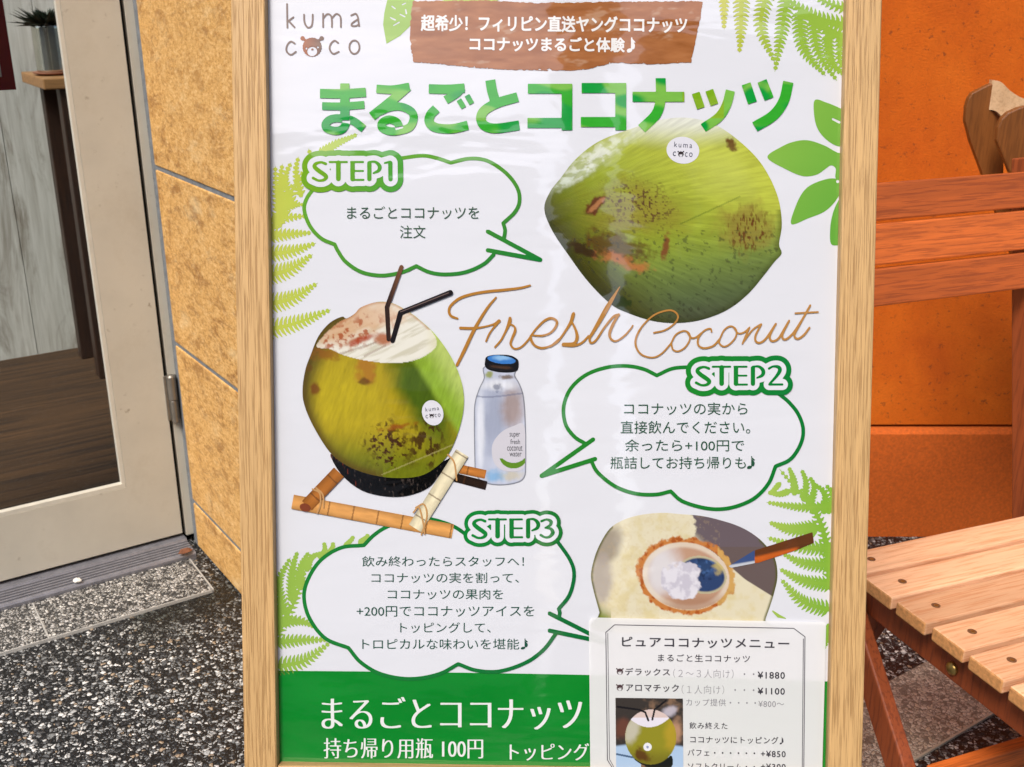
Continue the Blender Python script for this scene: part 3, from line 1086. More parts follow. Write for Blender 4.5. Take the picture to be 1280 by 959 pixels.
lf = [smooth(z8([(475, 375), (520, 385), (570, 406), (600, 425), (600, 520), (588, 548), (552, 545), (512, 518), (484, 480), (472, 430)]), 6, True),
      smooth(z8([(297, 590), (350, 550), (400, 530), (450, 526), (510, 545), (560, 572), (598, 580), (598, 680), (570, 692), (552, 665), (553, 632), (535, 620), (512, 635), (480, 655), (430, 660), (368, 635)]), 6, True),
      smooth(z8([(387, 840), (400, 780), (430, 720), (470, 688), (540, 668), (578, 690), (560, 742), (515, 790), (450, 818)]), 6, True),
      smooth(z8([(540, 918), (532, 860), (545, 790), (575, 735), (600, 740), (600, 890)]), 6, True)]


def leaf_fn(x, y):
    d = np.minimum.reduce([d_poly(x, y, q) for q in lf])
    d = np.maximum(d, x - (1059 - 26 * y / 959))
    holes = np.minimum(np.hypot(x - 1047, y - 227) - 2, d_stroke(x, y, np.array([[1041, 149, 1.3], [1049, 153, 1.6]])))
    return np.maximum(d, -holes)


P.shape('leaf_print', leaf_fn, (955, 118, 1064, 312), grad(lin((150, 196, 84)), lin((104, 176, 70)), 960, 1060, 120, 310), 1, 0.9)
tl = [(320 + a / 3.556, b / 3.556) for a, b in [(588, -20), (570, 60), (565, 110), (580, 195), (640, 160), (690, 112), (702, 40), (704, -20)]]
th = [[(488, 22, .8), (494, 25, 1)], [(500, 18, .7), (506, 21, .9)], [(490, 8, .8), (494, 11, .8)], [(503, 6, .8), (507, 4, .8)], [(492, 32, .7), (499, 28, .9)], [(507, 12, .8), (508, 17, 1)]]
P.shape('leaf_print', lambda x, y: np.maximum(d_poly(x, y, tl), -np.minimum.reduce([d_stroke(x, y, np.array(h, float)) for h in th])), (476, -6, 520, 58), lin((164, 200, 98)), 1, 0.8)
tr_ = [(580, -6), (640, -6), (616, 3), (570, 6), (540, 4)]
P.shape('leaf_print', lambda x, y: d_poly(x, y, tr_), (536, -8, 646, 8), lin((186, 204, 96)), 1, 0.8)

# --- brown brushed banner
bb = [(470 + a / 3.048, b / 3.048) for a, b in [(140, 5), (400, 2), (620, 12), (900, 8), (1245, 5), (1238, 60), (1200, 238), (1060, 245), (900, 240), (860, 252), (800, 266), (640, 271), (420, 262), (250, 246), (142, 236), (130, 150), (134, 60)]]


def banner_fn(x, y):
    return d_poly(x, y, bb) + (fbm(x, y, 0.22, 5) - 0.5) * 3.2 + 5 * np.maximum(0, vnoise(x * .45, y * .3, 9) - 0.86) * (y > 70) * 6


def banner_c(x, y):
    t = fbm(x * .25, y, 0.16, 3)[:, None]
    c = lin((150, 90, 44)) * (1 - t) + lin((194, 132, 84)) * t
    cr = sstep(0.60, 0.75, fbm(x * .4 + y * .3, y, 0.09, 21))[:, None] * 0.35
    return c * (1 - cr) + lin((222, 196, 170)) * cr


P.shape('brown_banner', banner_fn, (508, -3, 884, 94), banner_c, 2, 1.0, merge=False)
v, f = write_bold([('超希少！フィリピン直送ヤングココナッツ', (526, 20.0, 859, 40.5), 0.55, 0.008), ('ココナッツまるごと体験', (587, 46.5, 781, 65), 0.55, 0.008), ('♪', (783.5, 47, 795, 66), 0.3, 0.0)])
P.put('banner_lettering', v, f, (246, 244, 242), 3)


# --- coconut pictures (they are printed photographs)
def mix(c, rgb, m):
    m = np.asarray(m)[:, None]
    return c * (1 - m) + lin(rgb)[None] * m


def blob(x, y, cx, cy, rx, ry, rot=0.0, soft=0.4, seed=0, jag=0.5, fs=0.12):
    c, s = math.cos(rot), math.sin(rot)
    u, w = ((x - cx) * c + (y - cy) * s) / rx, (-(x - cx) * s + (y - cy) * c) / ry
    r = np.hypot(u, w) + (fbm(x, y, fs, seed) - 0.5) * 2 * jag
    return 1 - sstep(1 - soft, 1 + soft, r)


C1 = smooth([(660 + a / 3.2, 130 + b / 3.2) for a, b in [(65, 420), (88, 352), (128, 300), (190, 222), (280, 152), (400, 104), (540, 62), (660, 58), (770, 95), (880, 180), (950, 265), (1000, 375), (1015, 480), (1004, 560), (1014, 598), (985, 632), (940, 690), (880, 760), (800, 822), (700, 862), (600, 876), (500, 868), (400, 836), (330, 800), (240, 710), (160, 602), (96, 505)]], 5, True)


def coco1(x, y):
    n = len(x)
    u, w = (x - 830) / 150, (y - 275) / 130
    c = np.tile(lin((150, 166, 52)), (n, 1))
    c = mix(c, (198, 204, 84), sstep(-0.1, 0.9, u * .5 - w * .7 + 0.15) * .85)
    c = mix(c, (130, 150, 72), sstep(0.0, 0.55, w + 0.25 * u - .05))
    c = mix(c, (96, 112, 72), sstep(0.35, 0.85, w + 0.18 * u))
    c = mix(c, (80, 84, 66), sstep(0.72, 1.05, w + 0.12 * u))
    c = mix(c, (84, 84, 20), sstep(0.2, 0.85, -u * .8 + w * .5))
    c = mix(c, (54, 46, 16), sstep(0.6, 1.15, -u * .85 + w * .7))
    # husk fibres running round from the stem end
    ang = np.arctan2(y - 262, x - 672); rad = np.hypot(x - 672, y - 262)
    fib = fbm(ang * 60, rad * .035, 1.0, 12)
    c = c * (0.80 + 0.40 * fib[:, None])
    # pale sheen along the top
    sheen = .35 + .65 * sstep(.40, .60, fbm(x * .9 + y * 1.3, y * .9 - x * .5, .12, 71))
    c = mix(c, (240, 244, 236), blob(x, y, 740, 200, 46, 11, -0.62, .7, 4, .5, .12) * .8 * sheen)
    c = mix(c, (226, 236, 222), blob(x, y, 712, 224, 34, 6, -0.45, .7, 8, .6, .12) * .7 * sheen)
    top = sstep(192, 150, y + (x - 850) ** 2 * 0.0016)
    c = mix(c, (236, 238, 234), top * .85)
    # scars
    c = mix(c, (150, 128, 52), blob(x, y, 790, 262, 52, 34, .15, .7, 31, .5, .05) * .6)
    sp = sstep(.58, .70, fbm(x, y, .42, 33, 2)) * blob(x, y, 798, 255, 42, 26, .2, .5, 35, .5)
    c = mix(c, (96, 62, 44), sp * .9)
    c = mix(c, (104, 54, 30), blob(x, y, 744, 257, 17, 7, -.75, .3, 37, .7, .16) * .95)
    c = mix(c, (188, 132, 84), blob(x, y, 746, 256, 12, 3, -.75, .3, 38, .5, .2) * .8)
    c = mix(c, (92, 50, 24), blob(x, y, 768, 308, 36, 16, .35, .5, 39, .9, .14) * .75)
    c = mix(c, (190, 120, 70), blob(x, y, 778, 326, 32, 7, .3, .5, 41, .9, .14) * .8)
    c = mix(c, (60, 36, 18), blob(x, y, 728, 312, 18, 6, .4, .4, 43, .9, .2) * .85)
    c = mix(c, (132, 74, 46), blob(x, y, 832, 308, 4, 16, .15, .4, 45, .7, .2) * .9)
    c = mix(c, (150, 134, 62), blob(x, y, 932, 284, 30, 26, .2, .6, 47, .7, .1) * .8)
    sp = sstep(.55, .68, fbm(x * 1.5, y * .5, .35, 49, 2)) * blob(x, y, 935, 286, 24, 24, .2, .5, 51, .5)
    c = mix(c, (112, 70, 36), sp)
    c = mix(c, (104, 58, 30), blob(x, y, 914, 181, 5, 9, -.5, .4, 53, .6, .25))
    c = mix(c, (96, 120, 40), (np.abs((y - 262) + (x - 890) * .46) < 0.8) * (x > 850) * (x < 925) * .6)
    c = mix(c, (44, 62, 22), blob(x, y, 776, 380, 11, 9, 0, .3, 55, .8, .25) * .8)
    sp = sstep(.66, .74, fbm(x, y, .22, 61, 3)) * (w > .1)
    c = mix(c, (58, 60, 44), sp * .5)
    hairs = fbm(ang * 170, rad * .05, 1.0, 77, 2)
    c = c * (.84 + .30 * hairs[:, None])
    dd = d_poly(x, y, C1)
    c = mix(c, (60, 70, 24), sstep(-9, 0, dd) * (w > -.1) * .5)
    c = mix(c, (214, 222, 120), blob(x, y, 905, 215, 42, 26, .6, .8, 81, .4, .05) * .35)
    return c


P.shape('coconut_picture', lambda x, y: d_poly(x, y, C1), bbox_of(C1, 2), coco1, 2, 1.1, merge=False)


def sticker(name, cx, cy, r, layer, rot=0.0, parent=None, sh=None):
    sh = sh or Sheet(po, PO, 0.0, M_ink)
    pts = smooth(ellipse(cx, cy, r * 1.0, r * .82, rot, 16) + np.array([0, 0]), 3, True)
    o = sh.shape(name, lambda x, y: d_poly(x, y, pts), (cx - r - 2, cy - r - 2, cx + r + 2, cy + r + 2), lin((232, 232, 240)), layer, 0.8)
    return o


sticker('sticker_print', 853.5, 188, 20.5, 3, 0.12)
sticker('sticker_print', 541, 516, 16, 6, 1.25)

# --- heading
ta, tb2 = (390, 90), (690, 90)


def flat(o, pts, hw, cs=4.129):
    """ribbon with square ends along a smoothed centre line"""
    c = np.array(zz(o, cs, pts), float)
    if len(c) > 2: c = smooth(c, 8)
    t = np.gradient(c, axis=0); t /= np.hypot(*t.T)[:, None]
    n = np.stack([-t[:, 1], t[:, 0]], 1) * hw / cs
    return np.vstack([c + n, (c - n)[::-1]])


def zz(o, s, pts): return [(o[0] + a / s, o[1] + b / s) for a, b in pts]


def rect(x0, y0, x1, y1): return np.array([(x0, y0), (x1, y0), (x1, y1), (x0, y1)], float)


TITLE = [
    [flat(ta, [(42, 112), (160, 113), (279, 106)], 24), flat(ta, [(53, 177), (160, 178), (271, 170)], 20), flat(ta, [(170, 60), (170, 250)], 24),
     flat(ta, [(172, 215), (176, 262), (158, 295), (120, 305), (78, 292), (72, 268), (98, 245), (150, 240), (210, 252), (268, 294)], 21)],
    [flat(ta, [(333, 88), (415, 92), (504, 78)], 22), flat(ta, [(496, 76), (410, 150), (309, 230)], 24),
     flat(ta, [(350, 205), (400, 184), (460, 180), (512, 204), (525, 240), (505, 285), (450, 304), (400, 306), (362, 288), (364, 262), (400, 246), (440, 262), (452, 296)], 21)],
    [flat(ta, [(603, 88), (700, 90), (788, 84)], 24), flat(ta, [(776, 78), (745, 112), (690, 146)], 22), flat(ta, [(642, 190), (612, 222), (606, 260), (640, 288), (720, 294), (805, 276)], 24),
     flat(ta, [(758, 144), (784, 186)], 14), flat(ta, [(800, 121), (825, 165)], 14)],
    [flat(ta, [(920, 43), (930, 100), (948, 160)], 26), flat(ta, [(1062, 130), (960, 160), (892, 198), (872, 240), (892, 278), (950, 292), (1070, 276)], 25)],
    [rect(659.8, 105, 715.4, 117.3), rect(659.3, 147.6, 715, 160.2), rect(702, 105, 715.4, 163)],
    [rect(727, 104, 782.8, 116.5), rect(726, 146.5, 782, 159), rect(769, 104, 782.8, 163)],
    [rect(790.5, 115, 855.4, 127.5), flat(tb2, [(560, 33), (560, 140), (536, 220), (462, 294)], 26)],
    [flat(tb2, [(741, 109), (768, 188)], 21), flat(tb2, [(811, 95), (838, 170)], 21), flat(tb2, [(920, 97), (900, 170), (860, 234), (780, 290)], 24)],
    [flat(tb2, [(1001, 62), (1034, 160)], 24), flat(tb2, [(1083, 47), (1120, 140)], 25), flat(tb2, [(1219, 52), (1195, 150), (1140, 226), (1046, 284)], 27)]]
tv, tf, nn_ = [], [], 0
for ch in TITLE:
    v, f = march(lambda x, y: np.minimum.reduce([d_poly(x, y, q) for q in ch]), bbox_of(np.vstack(ch), 2), 0.8, False)
    tv.append(v); tf += [tuple(i + nn_ for i in q) for q in f]; nn_ += len(v)
tv = np.vstack(tv)


def title_c(x, y):
    a, b, c3 = lin((132, 196, 84)), lin((60, 178, 52)), lin((18, 164, 66))
    t = sstep(.38, .58, vnoise(x * .028 + y * .022, y * .05 - x * .01, 4))[:, None]
    s = sstep(.52, .72, vnoise(x * .03 - y * .02 + 7, y * .045 + x * .008, 15))[:, None]
    c = a * (1 - t) + b * t
    c = c * (1 - s) + c3 * s
    yl = ((np.abs(x - 879) < 26) & (y < 148) & (x < 905))[:, None] * .7
    c = c * (1 - yl) + lin((150, 180, 20)) * yl
    return c * (0.92 + .16 * fbm(x * .2, y, .3, 6)[:, None])


P.put('heading_lettering', tv, tf, title_c, 4)


# --- gold script
def zs(o, s, pts, r0):
    out = []
    last = r0
    for q in pts:
        if len(q) > 2: last = q[2]
        out.append((o[0] + q[0] / s, o[1] + q[1] / s, last / s))
    return smooth(out, 8)


fo, fs_ = (550, 340), 7.993
so = (680, 340)
co, cs = (780, 360), 5.12
script = [zs(fo, fs_, q, 10) for q in (
    [(900, 135, 10), (800, 160, 12), (640, 180, 14), (480, 195), (330, 220), (200, 262), (112, 332, 13), (90, 390), (112, 440, 13), (175, 465, 10)],
    [(560, 255, 9), (480, 350, 13), (390, 490, 15), (320, 620, 17), (240, 790, 17), (170, 930, 14)],
    [(205, 560, 14), (330, 562, 13), (440, 548, 9), (540, 520, 10), (590, 490, 17)], [(590, 490, 15), (530, 565, 10), (492, 620, 10), (460, 692, 9)],
    [(550, 750, 10), (610, 680), (662, 580, 12), (695, 500, 19), (700, 462, 15)],
    [(700, 520, 10), (742, 545), (750, 590, 14), (722, 660, 13), (706, 720, 12), (742, 766, 10), (810, 750), (880, 680), (950, 580), (1040, 490, 12), (1110, 462, 13), (1165, 492), (1155, 550), (1100, 610, 11), (1020, 636), (935, 634, 9)],
    [(905, 640, 10), (915, 690, 14), (952, 738, 12), (1020, 760), (1110, 735, 10), (1190, 670)])]
script += [zs(so, fs_, q, 10) for q in (
    [(60, 745, 11), (110, 715), (150, 680), (220, 580, 12), (268, 500, 16), (290, 430, 18), (296, 412, 12)],
    [(280, 500, 10), (318, 585, 13), (330, 655, 17), (300, 712, 14), (195, 724, 18)], [(190, 730, 14), (300, 735, 13), (380, 705, 11), (445, 640, 10)],
    [(755, 150, 5), (640, 340, 22), (560, 480, 21), (490, 600, 16), (456, 660, 13), (468, 708, 11), (520, 680, 11), (600, 560, 11), (690, 450, 12), (745, 428, 15)],
    [(742, 430, 12), (690, 520, 15), (655, 610, 15), (668, 668, 12), (720, 690, 10), (800, 640, 10), (860, 575, 9), (886, 536, 8)])]
script += [zs(co, cs, q, 5.6) for q in (
    [(190, 287), (260, 270), (320, 230), (345, 185), (320, 150), (270, 145), (190, 175), (120, 240), (80, 310, 7), (75, 370, 7), (110, 425, 6), (180, 445, 5.5), (240, 420), (300, 355)],
    [(300, 355), (330, 300), (380, 275), (415, 290), (420, 330), (390, 380), (345, 405), (312, 393), (302, 355)], [(402, 280), (430, 318), (460, 315), (492, 290)],
    [(560, 280), (550, 260), (510, 275), (475, 320, 6.5), (475, 365), (510, 385), (570, 370), (612, 326)],
    [(610, 330), (640, 270), (680, 245), (715, 265), (715, 310), (680, 355), (640, 375), (610, 355), (610, 328)], [(702, 254), (730, 290), (770, 282), (802, 253)],
    [(802, 253), (780, 300), (757, 356)], [(762, 346), (820, 270), (872, 233)], [(878, 232), (842, 300, 7), (842, 340), (870, 350), (910, 320), (970, 230)],
    [(970, 230), (932, 305, 7), (945, 340), (985, 325), (1020, 270), (1055, 210)], [(1055, 212), (1012, 300, 7), (1030, 330), (1080, 290), (1140, 200, 7), (1190, 112, 7)],
    [(1190, 112), (1130, 220, 7), (1090, 300, 7), (1110, 325), (1150, 300), (1185, 255)], [(1095, 162), (1160, 158), (1240, 154)])]


def multi(strokes, m=3):
    bbs = [bbox_of(s, m) for s in strokes]

    def fn(x, y):
        d = np.full(x.shape, 9.0)
        for s, b in zip(strokes, bbs):
            k = (x > b[0]) & (x < b[2]) & (y > b[1]) & (y < b[3])
            if k.any(): d[k] = np.minimum(d[k], d_stroke(x[k], y[k], s))
        return d
    return fn


P.shape('script_lettering', multi(script), bbox_of(np.vstack(script), 3), grad(lin((186, 132, 52)), lin((196, 146, 84)), 560, 1020), 5, 0.7)

# --- logo
lo_ = (340, 0); ls = 9.846
logo = [zs(lo_, ls, q, 11) for q in (
    [(186, 52), (188, 200), (190, 342)], [(265, 215), (205, 258)], [(205, 258), (280, 340)], [(395, 182), (402, 280), (440, 340), (485, 325), (500, 260), (502, 182)],
    [(630, 172), (630, 335)], [(632, 225), (680, 177), (725, 195), (738, 260), (738, 335)], [(740, 225), (790, 174), (838, 200), (848, 260), (848, 335)],
    [(975, 192), (1030, 172), (1058, 215), (1066, 280), (1074, 322)], [(1060, 238), (990, 285), (982, 318), (1030, 322), (1068, 305)],
    [(282, 538), (232, 514), (188, 560), (180, 630), (232, 676), (295, 640)], [(815, 530), (770, 503), (722, 545), (712, 612), (755, 664), (822, 640)])]
eo = ellipse(lo_[0] + 1015 / ls, lo_[1] + 582 / ls, 62 / ls, 82 / ls)
logo.append(np.c_[np.vstack([eo, eo[:1]]), np.full(len(eo) + 1, 11 / ls)])
P.shape('logo_lettering', multi(logo), bbox_of(np.vstack(logo), 3), lin((128, 104, 90)), 2, 0.7)


def bear(sheet, cx, cy, r, col, layer, name='bear_emblem'):
    def fn(x, y):
        u, w = (x - cx) / r, (y - cy) / r
        ang = np.arctan2(w, u)
        d = np.hypot(u, w) - 1 - 0.04 * np.abs(np.sin(ang * 11))
        for sx in (-1, 1):
            d = np.minimum(d, np.hypot(u - sx * 1.03, w + .95) - .24)
            d = np.minimum(d, d_stroke(u, w, np.array([[sx * .7, -.7, .14], [sx * 1.0, -.92, .14]])))
        mz = np.hypot(u / 1.08, (w - .46)) - .50
        eyes = np.minimum(np.hypot(u + .62, w - .15) - .11, np.hypot(u - .62, w - .02) - .11)
        nose = np.hypot(u - .02, (w - .24) * 1.2) - .13
        d = np.maximum(d, -mz); d = np.maximum(d, -eyes)
        return np.minimum(d, nose) * r
    return sheet.shape(name, fn, (cx - 1.5 * r, cy - 1.5 * r, cx + 1.5 * r, cy + 1.3 * r), col, layer, max(0.35, r / 18))


bear(P, lo_[0] + 495 / ls, lo_[1] + 582 / ls, 11.6, grad(lin((170, 98, 44)), lin((122, 90, 66)), 382, 400), 2)


# small words on the stickers
def sticker_words(sheet, cx, cy, s, rot, layer):
    v, f = write([('kuma', (-10, -9, 10, -3), 0.0, 1.35), ('c', (-11, 2, -7.5, 7), 0), ('co', (2.5, 2, 11, 7), 0, 1.3)])
    c, s_ = math.cos(rot), math.sin(rot)
    w = np.stack([cx + s * (v[:, 0] * c - v[:, 1] * s_), cy + s * (v[:, 0] * s_ + v[:, 1] * c)], 1)
    sheet.put('sticker_lettering', w, f, (90, 92, 110), layer)
    bear(sheet, cx + s * (-2 * c - 4.5 * s_), cy + s * (-2 * s_ + 4.5 * c), 3.0 * s, lin((66, 58, 60)), layer)


sticker_words(P, 853.5, 188, 1.12, 0.06, 4)
sticker_words(P, 541, 516, 0.85, -0.12, 7)


# --- speech bubbles
def zz(o, s, pts): return [(o[0] + a / s, o[1] + b / s) for a, b in pts]


def lobes(o, s, runs):
    """runs: list of point runs, each smoothed; joined with cusps"""
    return [smooth(zz(o, s, r), 8) for r in runs]


def bubble(runs, tail, fill_extra, color, hw=2.35, w2=2.7, layer=2):
    loop = np.vstack(runs)
    strokes = [np.c_[r, np.full(len(r), hw)] for r in runs]
    tp = np.array(tail, float)
    strokes += [np.c_[tp, np.full(len(tp), w2)]]
    P.shape('bubble_fill', lambda x, y: np.minimum(d_poly(x, y, loop), d_poly(x, y, tp)), bbox_of(np.vstack([loop, tp]), 2), lin((234, 236, 243)), layer, 1.5)
    return P.shape('speech_bubble', multi(strokes), bbox_of(np.vstack([loop, tp]), 5), color, layer + 1, 0.8)


o1, s1 = (320, 170), 3.553
bubble(lobes(o1, s1, [[(600, 108), (655, 98), (740, 88), (800, 98), (865, 119)], [(865, 119), (950, 101), (1030, 112), (1110, 165), (1160, 230), (1170, 290), (1150, 338), (1098, 388)],
                      [(1098, 388), (1106, 420), (1100, 462)], [(1055, 528), (1010, 570), (930, 605), (840, 615), (770, 605), (712, 578)],
                      [(712, 578), (650, 605), (560, 620), (470, 605), (400, 560), (365, 512), (350, 482)], [(350, 482), (290, 455), (240, 400), (215, 330), (225, 280), (258, 232)]]),
       zz(o1, s1, [(1030, 425), (1262, 550), (1030, 508)]), None, grad(G_L, G_D, 380, 650, 190, 340))
o2, s2 = (660, 430), 3.2
bubble(lobes(o2, s2, [[(660, 92), (580, 98), (515, 126)], [(515, 126), (460, 100), (390, 88), (310, 95), (230, 125), (170, 180), (143, 250), (150, 320), (185, 370), (232, 400)],
                      [(252, 466), (280, 515), (350, 570), (430, 598), (510, 602), (570, 589)], [(570, 589), (620, 630), (720, 658), (810, 655), (900, 620), (960, 560), (990, 489)],
                      [(990, 489), (1050, 460), (1090, 400), (1100, 340), (1080, 280), (1040, 230), (990, 190)]]),
       zz(o2, s2, [(260, 382), (55, 527), (268, 460)]), None, grad(lin((44, 142, 48)), lin((20, 130, 58)), 700, 1000))
o3, s3 = (330, 620), 3.122
bubble(lobes(o3, s3, [[(390, 192), (430, 152), (480, 120), (560, 92), (640, 88), (735, 116), (800, 158)], [(1140, 170), (1195, 250), (1210, 310), (1192, 385), (1150, 440)],
                      [(1150, 440), (1154, 455), (1150, 478)], [(1140, 535), (1090, 600), (1020, 650), (920, 683), (830, 680), (758, 655)],
                      [(758, 655), (680, 695), (570, 713), (460, 695), (380, 650), (330, 592)], [(330, 592), (240, 555), (180, 480), (157, 400), (170, 330), (220, 252), (300, 202), (390, 192)]]),
       zz(o3, s3, [(1115, 458), (1340, 572), (1115, 525)]), None, grad(lin((30, 136, 56)), lin((16, 120, 62)), 390, 720), layer=3)

# step tags
S_ = [(320, 214, 15), (270, 198, 13), (218, 212, 17), (200, 243, 21), (238, 282, 23), (295, 322, 23), (325, 352, 21), (302, 384, 16), (245, 392, 13), (186, 366, 15)]
BASE = [S_, [(362, 195, 11), (545, 195, 11)], [(455, 203, 25), (455, 374, 25)], [(606, 208, 24), (606, 376, 24)], [(590, 195, 11), (718, 195, 11)], [(620, 290, 10), (718, 290, 10)], [(600, 385, 11), (722, 385, 11)],
        [(785, 208, 23), (785, 376, 23)], [(785, 192, 9), (850, 195, 14), (893, 238, 21), (884, 285, 18), (828, 314, 9)]]
ONE = [[(950, 205, 10), (1008, 192, 12)], [(1008, 205, 23), (1010, 378, 23)]]
TWO = [[(955, 214, 13), (1000, 192, 12), (1055, 200, 19), (1068, 238, 21), (1030, 300, 16), (962, 376, 12)], [(958, 384, 12), (1095, 384, 12)]]
THREE = [[(930, 214, 13), (985, 196, 12), (1032, 218, 19), (1022, 258, 15), (970, 285, 9)], [(975, 284, 10), (1030, 296, 16), (1052, 336, 21), (1020, 378, 15), (970, 386, 12), (922, 362, 14)]]


def step_tag(o, dx, dy, sx, digit, c0, c1, wh, gr, layer):
    s = 8.533
    st_ = []
    for q in BASE + digit:
        a = np.array([(o[0] + (p[0] * sx + dx) / s, o[1] + (p[1] + dy) / s, p[2] / s) for p in q], float)
        st_.append(smooth(a, 8) if len(a) > 2 else a)
    al = np.vstack(st_)
    f_ = lambda x, y: np.minimum.reduce([d_stroke(x, y, q) for q in st_])
    cg = grad(c0, c1, al[:, 0].min(), al[:, 0].max())
    P.shape('step_tag', lambda x, y: f_(x, y) - gr, bbox_of(al, gr + 4), cg, layer, 1.0)
    P.shape('tag_fill', lambda x, y: f_(x, y) - wh, bbox_of(al, gr + 4), lin((234, 236, 243)), layer + 1, 1.0)
    P.shape('step_lettering', f_, bbox_of(al, 5), cg, layer + 2, 0.6)


step_tag((370, 180), 0, 0, 1.0, ONE, lin((126, 178, 34)), lin((86, 170, 66)), 6.4, 13.2, 5)
step_tag((850, 440), -18, -38, 1.01, TWO, lin((34, 146, 52)), lin((16, 136, 62)), 5.6, 12.0, 5)
step_tag((570, 630), -4, -33, 0.985, THREE, lin((18, 142, 60)), lin((22, 128, 50)), 5.0, 9.8, 5)

INKC = (58, 92, 76)
v, f = write([('まるごとココナッツを', (434, 258, 599, 274), 0.0), ('注文', (500, 282, 532, 298), 0.0)])
P.put('bubble_lettering', v, f, (70, 102, 80), 5)
v, f = write([('ココナッツの実から', (780, 503, 934, 518.5), 0.0), ('直接飲んでください。', (775.6, 526, 937.5, 542), 0.0), ('余ったら+100円で', (781, 549, 930, 564), 0.0), ('瓶詰してお持ち帰りも', (763, 570.6, 932, 586), 0.0), ('♪', (933.5, 570, 944.5, 586), 0.0)])
P.put('bubble_lettering', v, f, (48, 96, 72), 5)
v, f = write([('飲み終わったらスタッフへ！', (452.7, 695, 655, 708), 0.0), ('ココナッツの実を割って、', (464.5, 715.5, 648.7, 728.5), 0.0), ('ココナッツの果肉を', (484.7, 736, 629, 749), 0.0),
              ('+200円でココナッツアイスを', (446, 757, 668, 770.5), 0.0), ('トッピングして、', (500.4, 777.6, 613.5, 790.7), 0.0), ('トロピカルな味わいを堪能', (453, 798, 649, 811.5), 0.0), ('♪', (651, 798, 661, 811.5), 0.0)])
P.put('bubble_lettering', v, f, (40, 92, 76), 5)

# --- green footer band with its white lettering


def band_c(x, y):
    t = fbm(x * .5, y * 1.5, .02, 8)[:, None]
    return lin((10, 138, 46)) * (1 - t) + lin((24, 150, 54)) * t


P.shape('green_band', lambda x, y: np.maximum.reduce([838.5 + 0.0055 * (x - 345) + 0.00002 * (x - 345) ** 2 - y, y - (959.5 + .018 * (x - 345)), 338 - x, x - 1043]), (336, 834, 1046, 980), band_c, 1, 3.0, merge=False)


v1, f1 = write_bold([('まるごとココナッツ', (402, 871, 728, 912), -0.72, 0.0)], 0.6, 1.35)
v2, f2 = write_bold([('持ち帰り用瓶 100円', (404.6, 922.5, 604, 948), -0.30, 0.0), ('トッピングココナッツアイス 200円', (637, 929, 966, 950.5), -0.30, 0.0)], 0.5, 0.62)
P.put('footer_lettering', v1, f1, (240, 244, 242), 2)
P.put('footer_lettering', v2, f2, (240, 244, 242), 2)

# --- opened coconut with straws
o4, s4 = (370, 370), 3.552
C2 = smooth(zz(o4, s4, [(30, 420), (42, 330), (66, 262), (100, 180), (150, 120), (205, 92), (225, 100), (262, 78), (290, 50), (360, 27), (430, 32), (500, 70), (545, 102), (620, 172), (690, 272), (735, 380), (746, 480), (728, 580), (690, 680), (640, 745), (560, 796), (450, 808), (330, 792), (225, 752), (150, 692), (80, 582), (40, 490)]), 5, True)
CUT = smooth(zz(o4, s4, [(92, 225), (150, 235), (210, 262), (300, 285), (400, 297), (500, 292), (575, 265), (625, 218), (605, 160), (545, 102), (500, 70), (430, 32), (360, 27), (290, 50), (250, 88), (190, 118), (130, 170)]), 4, True)


